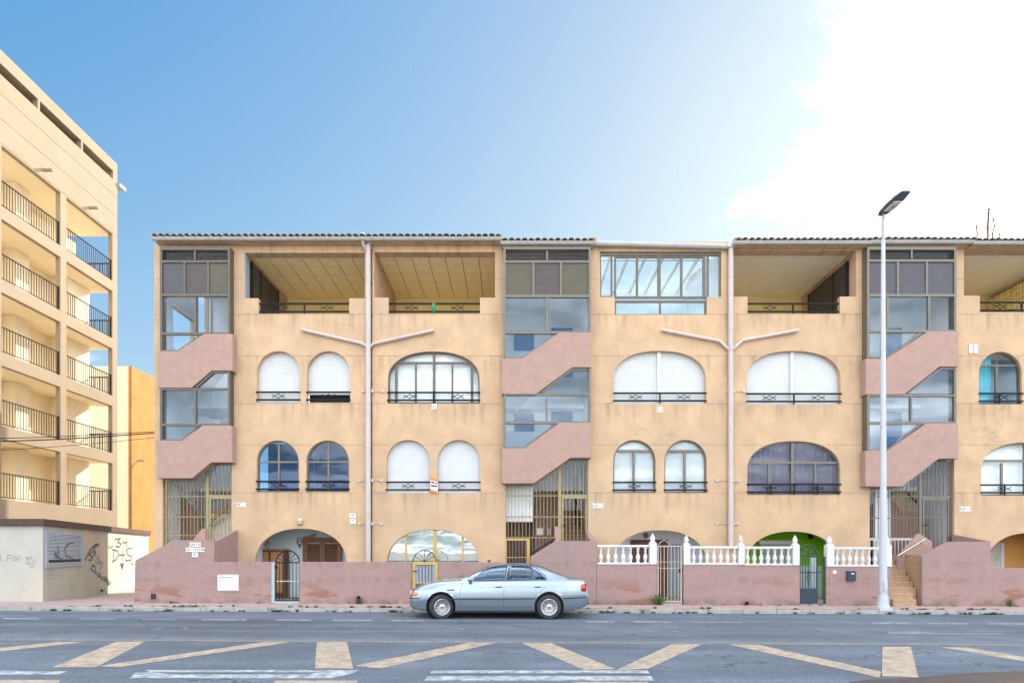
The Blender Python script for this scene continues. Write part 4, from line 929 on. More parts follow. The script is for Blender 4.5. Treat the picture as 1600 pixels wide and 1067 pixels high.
# inner parapets, pillar, handrails
def par(pts, d, label):
    o = MB().prism([(X(a, d), Z(b, d)) for a, b in pts], d, d + .13).build('stair_parapet', M_PINK, bevel=.01); return tag(o, label, 'parapet')
p3 = par([(1404,935),(1404,870.5),(1436,833),(1457,846),(1457,935)], 19.45, 'narrow pink parapet with silver handrail left of the tiled steps')
mb = MB(); mb.tube([(X(1403,19.3), 19.3, Z(868,19.3)), (X(1447,19.3), 19.3, Z(841,19.3))], .025, 8); mb.tube([(X(1409,19.3), 19.3, Z(865,19.3)), (X(1409,19.45), 19.47, Z(872,19.4))], .012, 6); mb.tube([(X(1440,19.3), 19.3, Z(845,19.3)), (X(1440,19.45), 19.47, Z(850,19.4))], .012, 6); mb.build('handrail', mat('steel', (.5,.5,.5), .3, .9), p3, smooth=50)
par([(302,870),(302,843),(315,825.5),(321,825.5),(321,870)], 19.5, 'pink parapet stub in front of the left stair grille')
p2_ = par([(866.5,880),(866.5,822.5),(876,822.5),(876,880)], 19.45, 'slim grey-pink pillar beside the middle stair door')
mb = MB(); mb.tube([(X6(828.5), FEN + .05, Z6(866)), (X6(868), FEN + .05, Z6(841))], .022, 8); mb.tube([(X6(834), FEN + .05, Z6(863)), (X6(834), FEN + .06, Z6(868))], .012, 6); mb.tube([(X6(862), FEN + .05, Z6(846)), (X6(862), FEN + .06, Z6(852))], .012, 6); mb.build('handrail', M_BLACK, w4, smooth=50)
# small fittings on the walls
def fitting(name, px0, px1, py0, py1, y, t, m, label, cat, bevel=.008):
    d = y; o = MB().box(X(px0, d), X(px1, d), y - t, y - .001, Z(py1, d), Z(py0, d)).build(name, m, bevel=bevel); return tag(o, label, cat)
mbx = fitting('meter_cabinet', 340, 374, 897, 923, FEN, .03, mat('cream_metal', (.52, .50, .43), .6, var=.1, vscale=9), 'cream metal meter cabinet with white door in the pink wall', 'cabinet')
MB().box(X6(342.5), X6(372), FEN - .036, FEN - .0305, Z6(921), Z6(899)).build('door', mat('off_white_metal', (.72, .73, .71), .5, var=.05, vscale=6), mbx)
mk = MB(); rr = random.Random(5)
for i in range(14): 
    x = X6(343.5 + i * 1.6); mk.box(x, x + .018, FEN - .038, FEN - .0365, Z6(902.2), Z6(901 - rr.random()))
for i in range(4): mk.box(X6(343.2), X6(345.5), FEN - .038, FEN - .0365, Z6(905 + i*3.6), Z6(904 + i*3.6))
mk.build('printed_marks', M_INK, mbx)
def hole_box(px0, px1, py0, py1, label):
    o = MB(); x0, x1, z0, z1 = X6(px0), X6(px1), Z6(py1), Z6(py0)
    o.box(x0 - .015, x1 + .015, FEN - .012, FEN - .001, z0 - .015, z0); o.box(x0 - .015, x1 + .015, FEN - .012, FEN - .001, z1, z1 + .015); o.box(x0 - .015, x0, FEN - .012, FEN - .001, z0, z1); o.box(x1, x1 + .015, FEN - .012, FEN - .001, z0, z1)
    t = tag(o.build('wall_vent', M_PINKW), label, 'vent'); MB().box(x0, x1, FEN - .006, FEN - .002, z0, z1).build('opening', M_DARK, t)
hole_box(236, 244.5, 927, 936, 'small square dark vent low in the pink wall below the sloping top')
for px_, py_, lb in ((560.5, 933, 'round drain pipe end low in pink wall right of the black gate'), (1166.5, 942, 'round drain pipe end at the foot of the rust-stained wall')):
    mb = MB(); mb.lathe((X6(px_), FEN - .06, Z6(py_)), [(.055, 0), (.055, .06), (.04, .06)], 14, 'Y'); t = tag(mb.build('drain_pipe_end', M_BLACK, smooth=30), lb, 'drain')
lb = fitting('letterbox', 1322, 1335, 891.5, 907, FEN, .09, mat('navy_metal', (.018, .035, .075), .4, var=.1), 'dark navy letterbox on pink wall left of the lamp post', 'letterbox')
MB().box(X6(1327.5), X6(1332), FEN - .094, FEN - .0905, Z6(896.5), Z6(894.5)).build('name_card', M_WHITE, lb); MB().box(X6(1323.5), X6(1333.5), FEN - .095, FEN - .0905, Z6(893.6), Z6(893)).build('slot', M_BLACK, lb)
fitting('door_bell', 1301, 1306.3, 891, 896, FEN, .03, M_SIGN, 'small white doorbell box beside the dark blue gate', 'doorbell')

# ------------------------------------------------------------------ balustrades
def bal_mesh(h):
    pr = [(.055,0),(.055,.04),(.035,.06),(.05,.11),(.07,.20),(.062,.27),(.032,.36),(.030,.40),(.045,.43),(.030,.46),(.050,.52),(.058,.55),(.058,.60)]
    return MB().lathe((0,0,0), [(r*1.0, z*h/.6) for r, z in pr], 10)
BP = [None]
def balustrade(xa, xb, n, posts, pyt, pyb, label):
    t = thing('balustrade', label, 'balustrade', ((X6(xa)+X6(xb))/2, FEN + .08, Z6(pyb)), 'white turned balustrades'); zb, zt_ = Z6(pyb) + .003, Z6(pyt); y = FEN + .08
    x0, x1 = X6(xa), X6(xb)
    MB().box(x0, x1, y - .095, y + .095, zb, zb + .05).build('bottom_rail', M_WHITE, t, bevel=.008); MB().box(x0, x1, y - .085, y + .085, zt_ - .07, zt_).build('top_rail', M_WHITE, t, bevel=.01)
    h = zt_ - .07 - zb - .05; free = [X6(xa), X6(xb)]
    for i in range(n):
        c = (x0 + (x1 - x0) * (i + .55) / n, y, zb + .05)
        if BP[0] is None:
            BP[0] = bal_mesh(h).build('baluster', M_WHITE, None, smooth=50); BP[0].parent = t; place(BP[0], c, t)
        else: dup(BP[0], c, t)
    for p0, p1 in posts:
        a, b_ = X6(p0), X6(p1); w = (b_ - a) / 2; cx = (a + b_) / 2
        po = MB().box(a, b_, y - .11, y + .11, zb - .002, zt_ + .06).build('post', M_WHITE, t, bevel=.012)
        MB().lathe((cx, y, zt_ + .061), [(w*.95, 0), (w*.95, .03), (w*.55, .05), (w*.65, .08), (w*.78, .12), (w*.68, .17), (w*.3, .25), (.005, .30)], 12).build('finial', M_WHITE, po, smooth=40)
balustrade(933, 1014.5, 7, [(1015, 1026)], 851, 881.5, 'white balustrade left of the beige bar gate')
balustrade(1079, 1153.5, 7, [(1068.5, 1078.5), (1154, 1163)], 853, 882, 'white balustrade right of the beige bar gate')
balustrade(1163.5, 1238.5, 7, [(1239, 1249)], 853.5, 883, 'white balustrade left of the dark blue gate')
balustrade(1304, 1384, 8, [(1292, 1303.5), (1384.5, 1393)], 854.5, 885, 'white balustrade behind the lamp post')

# ------------------------------------------------------------------ gates
GY = FEN + .06
GPX = iter((448.5, 664, 1047, 1270))
def gate(label): return thing('garden_gate', label, 'gate', (X6(next(GPX)), GY, .13), 'garden gates')
def arcpts(cx, cz, r, y, n=14, a0=0, a1=180): return [(cx + r*math.cos(R(a0 + (a1-a0)*i/n)), y, cz + r*math.sin(R(a0 + (a1-a0)*i/n))) for i in range(n + 1)]
t = gate('black iron gate with fan-shaped arch top and white jamb')
x0, x1, zm, zb = X6(430), X6(467), Z6(878.5), Z6(938); m = MB(); r = .018
m.tube([(x0, GY, zb), (x0, GY, zm)] , r); m.tube([(x1, GY, zb), (x1, GY, zm)], r); m.tube([(x0, GY, zm), (x1, GY, zm)], r); m.tube([(x0, GY, zb), (x1, GY, zb)], r)
cx, rad = (x0 + x1)/2, (x1 - x0)/2; m.tube(arcpts(cx, zm, rad, GY), r)
for a in (25, 50, 75, 105, 130, 155): m.tube([(cx + .05*math.cos(R(a)), GY, zm + .05*math.sin(R(a))), (cx + rad*math.cos(R(a)), GY, zm + rad*math.sin(R(a)))], .010, 5)
m.build('frame', M_BLACK, t, smooth=50); b = MB()
for i in range(1, 7): b.tube([(x0 + (x1-x0)*i/7, GY, zb), (x0 + (x1-x0)*i/7, GY, zm)], .010, 5)
b.build('bars', M_BLACK, t); MB().box(x0 + .01, x1 - .01, GY + .02, GY + .03, Z6(908.5), Z6(907)).build('cross_rail', M_WHITE, t)
MB().box(x0 - .03, x0 + .06, GY - .045, GY - .02, Z6(888), Z6(884)).build('lock', M_BLACK, t)
MB().box(X6(424.2), X6(428.8), FEN - .004, FEN + .15, -.02, Z6(878)).build('jamb', mat('grey_blue_jamb', (.33,.40,.43), .8), t); MB().box(X6(424.2), X6(467.3), FEN - .015, FEN + .165, .02, Z6(939)).build('threshold', mat('grey_blue_jamb', (.33,.40,.43), .8), t)
t = gate('gold framed gate with blue panel behind the car bonnet')
x0, x1, z1, zb = X6(644), X6(684), Z6(877.5), Z6(940); m = MB(); m.box(x0, x0 + .10, GY - .03, GY + .03, zb, z1); m.box(x1 - .10, x1, GY - .03, GY + .03, zb, z1); m.box(x0 + .1, x1 - .1, GY - .03, GY + .03, z1 - .09, z1); m.box(x0 + .1, x1 - .1, GY - .03, GY + .03, Z6(911), Z6(909)); m.box(x0 + .1, x1 - .1, GY - .03, GY + .03, zb, zb + .08)
m.build('frame', M_GOLD, t); b = MB()
for i in range(1, 6): b.box(x0 + .1 + (x1-x0-.2)*i/6 - .012, x0 + .1 + (x1-x0-.2)*i/6 + .012, GY - .01, GY + .014, zb + .05, z1 - .05)
b.build('bars', M_BRONZE, t); MB().box(x0 + .1, x1 - .1, GY + .016, GY + .024, Z6(909), z1 - .09).build('panel', M_BLUEP, t)
m = MB(); cx, rad = (x0 + x1)/2 - .02, .36; m.tube(arcpts(cx, z1, rad, GY), .014, 6)
for a in (30, 60, 90, 120, 150): m.tube([(cx, GY, z1), (cx + rad*math.cos(R(a)), GY, z1 + rad*math.sin(R(a)))], .009, 5)
m.build('fan_arch', M_BLACK, t); MB().box(x0 + .03, x0 + .15, GY - .06, GY - .031, Z6(892.5), Z6(891)).build('handle', M_BLACK, t)
t = gate('beige vertical bar gate with pointed arch between white balustrades'); M_BEIGE = mat('beige_gate_paint', (.38, .345, .28), .5, var=.1, vscale=8)
x0, x1, z1, zb = X6(1027.5), X6(1066), Z6(852), Z6(940.5); m = MB(); m.box(x0, x0 + .045, GY - .02, GY + .02, 0, z1); m.box(x1 - .045, x1, GY - .02, GY + .02, 0, z1); m.box(x0 + .045, x1 - .045, GY - .02, GY + .02, z1 - .04, z1); m.box(x0 + .05, x1 - .05, GY - .015, GY + .015, zb, zb + .04); m.box(x0 + .045, x1 - .045, GY - .012, GY + .012, Z6(878), Z6(877)); m.box(x0 + .045, x1 - .045, GY - .012, GY + .012, Z6(888), Z6(887))
m.tube([(x0 + .02, GY, z1), (x0 + .1, GY, z1 + .10), (x0 + .22, GY, z1 + .17), (x0 + .33, GY, z1 + .10), (x0 + .40, GY, z1)], .014, 6); m.build('frame', M_BEIGE, t); b = MB()
for i in range(1, 7): b.box(x0 + (x1-x0)*i/7 - .010, x0 + (x1-x0)*i/7 + .010, GY - .013, GY + .013, zb, z1 - .02)
b.build('bars', M_BEIGE, t); MB().box(x1 - .1, x1 - .05, GY - .04, GY - .021, Z6(894), Z6(888)).build('lock', M_BLACK, t)
MB().box(x0 - .0, x1, FEN - .006, FEN + .16, -.05, Z6(942.5)).build('threshold', M_KERB, t)
t = gate('dark blue iron gate with round fan top below lime green porch'); M_NAVY = mat('navy_iron', (.018, .028, .055), .45, var=.15, vscale=8)
x0, x1, zm, zb = X6(1251), X6(1278), Z6(868), Z6(943); m = MB(); m.tube([(x0, GY, zb), (x0, GY, zm)], .022); m.tube([(x1, GY, zb), (x1, GY, zm)], .022); cx, rad = (x0+x1)/2, (x1-x0)/2; m.tube([(p[0], GY, zm + (p[2]-zm)*1.28) for p in arcpts(cx, zm, rad, GY)], .022); m.tube([(x0, GY, zm), (x1, GY, zm)], .016); m.tube([(x0, GY, Z6(894)), (x1, GY, Z6(894))], .016)
for a in (30, 60, 90, 120, 150): m.tube([(cx, GY, zm), (cx + rad*math.cos(R(a)), GY, zm + rad*1.28*math.sin(R(a)))], .010, 5)
m.box(x1 + .02, X6(1289), GY - .02, GY + .0, Z6(894.5), Z6(893)); m.build('frame', M_NAVY, t, smooth=50); b = MB()
for i in range(1, 6): b.tube([(x0 + (x1-x0)*i/6, GY, Z6(919)), (x0 + (x1-x0)*i/6, GY, zm)], .010, 5)
b.build('bars', M_NAVY, t); ornm = MB(); ornm.tube([(cx, GY - .02, Z6(890)), (cx - .05, GY - .02, Z6(900)), (cx, GY - .02, Z6(914)), (cx + .05, GY - .02, Z6(900)), (cx, GY - .02, Z6(890))], .012, 5); ornm.build('scroll', M_NAVY, t)
MB().box(x0, x1, GY - .012, GY + .012, zb, Z6(919)).build('kick_plate', M_NAVY, t); MB().box(X6(1288.5), X6(1290.5), GY - .02, GY + .02, -.05, Z6(869)).build('jamb', M_NAVY, t)
MB().box(X6(1250.2), X6(1290.8), FEN - .01, FEN + .16, -.06, Z6(944)).build('threshold', mat('speckled_stone', (.32,.33,.34), .7, var=.4, vscale=60), t)
MB().box(X6(1279), X6(1288), FEN + .5, FEN + .52, .05, Z6(871)).build('fixed_panel', M_SKYWALL, t)

# ------------------------------------------------------------------ downpipes and cables on the facade
def joints(m, x, y, r, zs_): 
    for z in zs_: m.lathe((x, y, z), [(r, 0), (r + .012, .005), (r + .012, .06), (r, .065)], 12)
def downpipe(px, ptop, pbot, larm, rarm, label):
    x = xf(px); y = F - .11; r = .085
    m = MB(); m.tube([(x, y, zf(pbot)), (x, y, zf(ptop))], r, 14); joints(m, x, y, r, [zf(436), zf(549), zf(700)]); 
    p = m.build('downpipe', M_PIPE, block, smooth=45)
    for arm in (larm, rarm):
        a = MB(); a.tube([(xf(u), y + .02, zf(v)) for u, v in arm], .055, 10); a.build('branch_pipe', M_PIPE, p, smooth=50)
    c = MB()
    for k_ in range(10):
        z = zf(392 + k_ * 52); c.box(x + r + .0, x + r + .03, F - .06, F - .004, z, z + .02)
    c.tube([(x + r + .02, F - .03, zf(pbot)), (x + r + .02, F - .03, zf(ptop + 10))], .012, 6); c.build('pipe_cable', M_BLACK, p)
    for py_, l_, r_ in ((611.5, -9, 22), (750.5, -14, 20), (818, -14, 20)):
        if px > 900: l_, r_ = (-20, 12) if py_ > 620 else (-3, 22)
        bx_ = MB(); bx_.tube([(xf(px + l_), F - .02, zf(py_)), (xf(px + r_), F - .02, zf(py_))], .012, 6); 
        for q_ in (l_, r_): bx_.box(xf(px + q_) - .045, xf(px + q_) + .045, F - .05, F - .003, zf(py_) - .045, zf(py_) + .045)
        bx_.box(xf(px) + .09, xf(px) + .17, F - .07, F - .003, zf(py_) - .05, zf(py_) + .05)
        bx_.build('junction_boxes', mat('cream_plastic', (.50, .46, .40), .7, var=.1), p)
downpipe(576.5, 382, 879, [(472.5,516.5),(567,538),(576,544)], [(678,517.5),(586,538),(577,544)], '')
downpipe(1140, 380, 856, [(1032,517),(1122,534),(1138,548)], [(1245,517.5),(1159,533),(1142,548)], '')
m = MB(); m.tube([(xf(569.5), F - .3, zf(372)), (xf(569.5), F - .3, zf(382)), (xf(570.5), F - .2, zf(388)), (xf(576), F - .11, zf(396))], .065, 10); m.build('swan_neck', M_GUT, block, smooth=50)
m = MB(); m.tube([(xf(1140), F - .12, zf(387)), (xf(1344), F - .12, zf(384.5)), (xf(1349), F - .16, zf(381)), (xf(1349), F - .3, zf(377))], .062, 10); m.box(xf(1140) - .13, xf(1140) + .13, F - .22, F - .02, zf(390), zf(381)); m.lathe((xf(1248), F - .12, zf(386.2)), [(.075, -.06), (.085, 0), (.075, .08)], 10); m.build('overflow_pipe', mat('grey_white_pipe', (.52,.54,.52), .6, var=.08), block, smooth=50)

# ------------------------------------------------------------------ plaques and signs
def plaque(px, py, w, h, txt, size, label, y=F, n=None, ink=M_INK):
    d = y; cx, cz = X(px, d), Z(py, d)
    n = n or 1; t = thing('tile_plaque', label, 'plaque', (cx, y, cz - h/2))
    for i in range(n): MB().box(cx - w/2 + i*w/n + .003, cx - w/2 + (i+1)*w/n - .003, y - .016, y - .001, cz - h/2, cz + h/2).build('tile', M_SIGN, t, bevel=.004)
    ch = list(txt)
    if n > 1 and len(ch) <= n:
        for i, c_ in enumerate(ch):
            if c_ != ' ': text('letter', c_, size, cx - w/2 + (i+.5)*w/n, y - .019, cz, ink, t)
    else: text('letters', txt, size, cx, y - .019, cz, ink, t)
plaque(376.5, 788.5, .36, .15, 'ESC 1', .135, 'small white tiles reading ESC 1 beside the left stair', n=5)
plaque(934, 790, .40, .16, 'ESC 2', .14, 'small white tiles reading ESC 2 beside the middle stair', n=5)
plaque(1508, 795, .40, .16, 'ESC 3', .14, 'small white tiles reading ESC 3 beside the right stair', n=5)
plaque(678, 635, .20, .17, 'N3', .14, 'small white number tile below the wide four-sash window', n=2)
plaque(1031.5, 640, .18, .17, '12', .15, 'small white number 12 tile below the wide shuttered arch', n=2)
plaque(305, 850.5, .36, .135, 'CALLE', .12, 'row of white tiles reading CALLE on the sloping pink wall', FEN, 5)
plaque(305, 858.5, .60, .135, 'LA LECHA', .12, 'row of white tiles reading LA LECHA on the sloping pink wall', FEN, 8)
plaque(305, 866.3, .19, .14, 'Nº', .12, 'small white number tile below the LA LECHA tiles', FEN, 1)
t = thing('wall_notice', 'two small white notices on the facade left of the downpipe', 'notice', (xf(551.5), F, zf(818)))
MB().box(xf(546.5), xf(556.5), F - .03, F - .001, zf(809), zf(802)).build('upper_plate', M_WHITE, t); MB().box(xf(547), xf(556), F - .02, F - .001, zf(818), zf(810.5)).build('lower_plate', M_SIGN, t)
MB().box(xf(549.5), xf(553.5), F - .032, F - .0302, zf(804.7), zf(803.6)).build('printed_mark', M_INK, t); MB().box(xf(548.5), xf(554.5), F - .022, F - .0202, zf(812.7), zf(811.9)).build('printed_mark', mat('brown_ink', (.25,.15,.1), .6), t)
t = thing('wall_lamp', 'small white bulkhead lamp above the arch with the louvred shutters', 'lamp', (xf(469.5), F, zf(820)))
mb = MB(); mb.lathe((xf(469.5), F - .06, zf(820)), [(.05, 0), (.085, .03), (.09, .10), (.07, .15)], 14); mb.build('lamp_shade', mat('olive_glass', (.35,.36,.18), .3), t, smooth=40); mb = MB(); mb.lathe((xf(469.5), F - .06, zf(820) + .151), [(.09, 0), (.085, .04), (.03, .06)], 14); mb.build('cap', M_WHITE, t, smooth=40)
t = thing('for_sale_sign', 'orange and white sale sign tied between two shuttered arched windows', 'sign', (xf(678), F - .05, zf(771)))
MB().prism(P2([(672.5,745.5),(684.5,749),(684.5,771.5),(672.5,768)], F), F - .05, F - .04).build('board', mat('orange_print', (.78, .20, .03), .5), t)
MB().prism(P2([(672.8,749.8),(684.2,753),(684.2,767.5),(672.8,764.5)], F), F - .054, F - .0505).build('white_panel', M_WHITE, t)
mb = MB()
for (a, b_, c_, d_) in ((674,752,679,755.5),(680,754,683.5,757),(674,757.5,683,761)): mb.prism(P2([(a,b_),(c_,b_+1),(c_,d_),(a,d_-1)], F), F - .058, F - .0545)
mb.build('lettering', M_INK, t)
t = thing('wall_vent_cover', 'white double vent cover above right arched window with turquoise curtain', 'vent', (xf(1520), F, zf(553)))
for a in (1513, 1520.6): 
    MB().box(xf(a), xf(a + 6.6), F - .03, F - .001, zf(552.5), zf(539)).build('grille', M_WHITE, t, bevel=.006)
    for j in range(3): MB().box(xf(a + 1.2 + j*1.7), xf(a + 1.8 + j*1.7), F - .033, F - .0305, zf(551), zf(541)).build('slot', M_GUT, t)
mb = MB(); mb.tube([(xf(677.5), F + .03, zf(474)), (xf(677), F + .0, zf(480)), (xf(678), F + .0, zf(489))], [.05, .075, .04], 8); tag(mb.build('green_cloth', mat('green_fabric', (.02, .30, .16), .9, var=.2), smooth=True), 'green cloth hanging on the top-floor balcony railing', 'cloth')
# ------------------------------------------------------------------ tall cream building on the left (gallery side faces +X)
M_CREAM = mat('cream_render', (.315, .245, .17), .9, spec=.2, var=.06, vscale=1.2, bump=.4, bscale=40)
M_CREAMIN = mat('pale_cream_paint', (.82, .71, .51), .9, spec=.2, var=.05, vscale=1)
lx = -18.6
lb_ = thing('gallery_building', 'tall cream building with open galleries and black railings at the left edge', 'building', (lx, 24, 0))
A0, A1, B0, B1, E1, N0 = 21.68, 24.52, 24.85, 27.71, 28.05, 19.2
fl_z = [3.67 + 2.67 * k for k in range(5)]
# the gallery face as a wall with openings, built in YZ
def yz(mb):                                    # turn an XZ wall built at plane y into a YZ wall at x = lx
    mb.v = [(lx - (v[1] - 100), v[0], v[2]) for v in mb.v]; mb.f = [f[::-1] for f in mb.f]; return mb
ops = []
for k, z in enumerate(fl_z):
    zt_ = z + 2.2
    for a, b_ in ((N0 + .1, 21.35), (A0, A1), (B0, B1)): ops.append([(a, z), (b_, z), (b_, zt_), (a, zt_)])
for a, b_ in ((N0 + .1, 21.4), (21.5, 23.35), (23.45, 25.7), (25.8, 27.75)): ops.append([(a, 19.1), (b_, 19.1), (b_, 19.5), (a, 19.5)])
w = holed([(N0, 0), (E1, 0), (E1, 20.0), (N0, 20.0)], ops, 100, 100.2, [17.5, 18.4, 16.62])
yz(w).build('wall', M_CREAM, lb_, fix=True)
for k, z in enumerate(fl_z + [fl_z[4] + 2.67]):
    MB().box(lx - 12, lx - .205, N0 + .02, E1, z - .42, z - .004).build('floor_slab', M_CREAMIN, lb_)
MB().box(lx - 12, lx - .205, N0 + .02, E1 - .02, 19.52, 19.9).build('roof_slab', M_CREAM, lb_)
MB().box(lx - 12, lx - 1.2, N0 + .02, E1 - .3, 16.7, 19.5).build('attic_wall', mat('brown_attic', (.22, .15, .08), .9), lb_)
MB().box(lx - 12, lx - .21, E1 - .2, E1, 16.61, 19.1).build('end_wall', M_CREAM, lb_)
bw = lx - 1.85
MB().box(bw - .2, bw, N0 + .02, 27.9, 0, 16.2).build('gallery_rear_wall', M_CREAMIN, lb_)
for k, z in enumerate(fl_z):
    if k < 4: MB().box(bw + .002, bw + .75, 26.4, 27.75, z, z + 2.24).build('gallery_pier', M_CREAMIN, lb_)
    MB().box(bw + .002, bw + .5, 23.9, 24.6, z, z + 2.24).build('gallery_pier', M_CREAMIN, lb_)
    for a, b_ in ((N0 + .1, 21.35), (A0, A1), (B0, B1)):
        r_ = MB(); xr = lx - .08; h = .98
        r_.box(xr - .025, xr + .025, a, b_, z + h - .03, z + h); r_.box(xr - .012, xr + .012, a, b_, z + .07, z + .10)
        y = a + .08
        while y < b_: r_.box(xr - .009, xr + .009, y - .009, y + .009, z + .1, z + h - .03); y += .125
        r_.box(xr - .02, xr + .02, a, a + .04, z, z + h); r_.box(xr - .02, xr + .02, b_ - .04, b_, z, z + h)
        r_.build('railing', M_BLACK, lb_)
    r_ = MB(); r_.box(bw + .1, lx - .2, E1 - .1, E1 - .05, z + .92, z + .96)
    x = bw + .2
    while x < lx - .2: r_.box(x - .009, x + .009, E1 - .085, E1 - .067, z, z + .92); x += .125
    r_.build('railing', M_BLACK, lb_)
for y in (23.6, 26.2):
    MB().box(lx + .001, lx + .35, y, y + .09, 16.86, 16.95).build('drain_spout', M_CREAM, lb_)
mb = MB(); mb.box(lx - .15, lx + .12, 28.06, 28.5, 18.98, 19.12); mb.build('roof_bracket', M_BLUEP, lb_)
# far orange building
ob = thing('orange_building', 'far building with cream end and bright orange side wall between the blocks', 'building', (-26, 38, 0))
M_OR = mat('orange_render', (.40, .175, .042), .9, var=.18, vscale=1.4, bump=.5, bscale=30)
MB().box(-30, -23.202, 36, 36.2, 0, 12.97).build('end_wall', M_CREAMIN, ob); MB().box(-23.2, -23.0, 36.0, 52, 0, 12.97).build('side_wall', M_OR, ob); MB().box(-30, -23.2, 36.21, 52, 12.6, 12.9).build('roof', M_CREAM, ob); MB().box(-30.2, -30, 36.2, 52, 0, 12.9).build('side_wall', M_CREAM, ob)
bl = thing('wall_street_lamp', 'thin bracket lamp projecting from the corner of the orange building', 'lamp', (-23.0, 35.9, 6.6))
mb = MB(); mb.tube([(-23.05, 35.95, 6.7), (-22.5, 35.4, 6.95), (-21.9, 34.9, 7.1)], .022, 6); mb.build('arm', M_BRONZE, bl); MB().box(-21.95, -21.55, 34.84, 34.98, 7.07, 7.13).build('head', M_BRONZE, bl, bevel=.02)
mb = MB(); mb.tube([(-23.02, 35.97, 7.0), (-23.02, 35.97, 2.5)], .02, 5); mb.build('conduit', M_BRONZE, bl)

# ------------------------------------------------------------------ low substation with graffiti
M_SUBST = mat('off_white_render', (.44, .43, .375), .92, var=.07, vscale=1.5, bump=.3, bscale=40, var2=((.60, .48, .36), .7, .52, .72, .7))
sb = thing('substation', 'low off-white utility building with brown roof edge and graffiti', 'utility building', (-17, 20, 0))
C0 = Vector((-14.9, 18.9)); dirw = Vector((-.3075, 1)).normalized(); C1 = C0 + dirw * 11.6; CL = Vector((-26, 18.9))
SZ = 2.58
poly = [(C0.x, C0.y), (C1.x, C1.y), (-18.55, C1.y), (-18.55, 19.15), (-26, 19.15), (-26, 18.9)]
MB().prismz(poly, -.05, SZ).build('wall', M_SUBST, sb)
nv = Vector((dirw.y, -dirw.x)); e_ = .12
rp = [(C0.x + e_, C0.y - e_), (C1.x + e_ * 1.1, C1.y), (-18.55, C1.y + .01), (-18.55, 19.18), (-26, 19.18), (-26, 18.9 - e_)]
MB().prismz(rp, SZ + .002, SZ + .22).build('roof_slab', mat('brown_roof_edge', (.085, .045, .035), .8, var=.25, vscale=5), sb, bevel=.01)
def onside(px, py, off=.004):                   # point of the photograph on the side wall's plane
    dx, dz = (px - 800) / FPX, (HORIZON - py) / FPX; t = (C0.dot(nv)) / (dx * nv.x + nv.y)
    p = Vector((dx * t, t)) + nv * off; return Vector((p.x, p.y, CAMZ + dz * t))
def onfront(px, py, off=.004):
    d = 18.9; return Vector((X(px, d), d - off, Z(py, d)))
def stroke(m_, pts, fn, w, parent=None):
    mb = MB(); w *= 1.3 if m_ is M_INK else 1.1
    ps = [fn(*p) for p in pts]; side = fn is not onfront
    for i in range(len(ps) - 1):
        a, b_ = ps[i], ps[i + 1]; t = (b_ - a).normalized(); n = Vector((nv.x, nv.y, 0)) if side else Vector((0, -1, 0)); u = t.cross(n).normalized() * w / 2
        a2, b2 = a - t * w * .3, b_ + t * w * .3; off = n * (.0004 * (i % 3))
        mb.add([a2 - u + off, b2 - u + off, b2 + u + off, a2 + u + off], [(0, 1, 2, 3)])
    mb.build('graffiti', m_, parent or sb)
Q = lambda l: [(a / 3.335, 640 + b_ / 3.335) for a, b_ in l]
# vent grille on the side wall
vt = empty('vent_grille', onside(98, 886)); vt.parent = sb; vt.location = WL[vt.name] - WL[sb.name]
def sidebox(p0, p1, q0, q1, o0, o1):
    a, b_, c_, d_ = onside(p0, q1, 0), onside(p1, q1, 0), onside(p1, q0, 0), onside(p0, q0, 0); zb, zt_ = a.z, d_.z
    # keep it rectangular on the wall: heights from the left edge
    n = Vector((nv.x, nv.y, 0)); A, B_ = Vector((a.x, a.y, 0)), Vector((b_.x, b_.y, 0)); vs_ = []
    for o in (o0, o1):
        for q_, z in ((A, zb), (B_, zb), (B_, zt_), (A, zt_)): vs_.append((q_.x + n.x * o, q_.y + n.y * o, z))
    mb = MB(); mb.add(vs_, [(0, 1, 2, 3)[::-1], (4, 5, 6, 7), (0, 1, 5, 4), (1, 2, 6, 5), (2, 3, 7, 6), (3, 0, 4, 7)]); return mb
sidebox(72, 125, 832, 884, .001, .01).build('backing', M_DARK, vt, fix=True)
fr = MB()
for a in ((69.6, 73, 829.5, 886.5), (124.5, 128, 829.5, 886.5)): 
    k = sidebox(a[0], a[1], 829.5, 886.5, .002, .055) if a[0] < 100 else None
    if k: h0, h1 = k.v[0][2], k.v[2][2]; fr.add(k.v, k.f)
    else:
        k = sidebox(a[0], a[1], 829.5, 886.5, .002, .055); fr.add([(v[0], v[1], h0 if v[2] < 2.0 else h1) for v in k.v], k.f)
for zz0, zz1 in ((h0, h0 + .06), (h1 - .06, h1)):
    k = sidebox(73, 124.5, 829.5, 886.5, .002, .052); mid_ = (k.v[0][2] + k.v[2][2]) / 2; fr.add([(v[0], v[1], zz0 if v[2] < mid_ else zz1) for v in k.v], k.f)
fr.build('frame', M_BLUEP, vt, fix=True)
a, b_ = onside(73, 860, 0), onside(124.5, 860, 0); n = Vector((nv.x, nv.y, 0)); k = 0; z = h0 + .07
while z < h1 - .08:
    mb = MB(); vs_ = []
    for q_ in (a, b_): vs_ += [(q_.x + n.x*.045, q_.y + n.y*.045, z), (q_.x + n.x*.045, q_.y + n.y*.045, z + .022), (q_.x + n.x*.014, q_.y + n.y*.014, z + .036), (q_.x + n.x*.014, q_.y + n.y*.014, z + .014)]
    mb.add(vs_, [(0,1,2,3), (7,6,5,4), (0,4,5,1), (1,5,6,2), (2,6,7,3), (3,7,4,0)]); mb.build('slat', M_RUST if k in (2, 3) else mat('pale_blue_grey_paint', (.46, .52, .60), .6, var=.1), vt, fix=True); z += .046; k += 1
G_ = M_INK
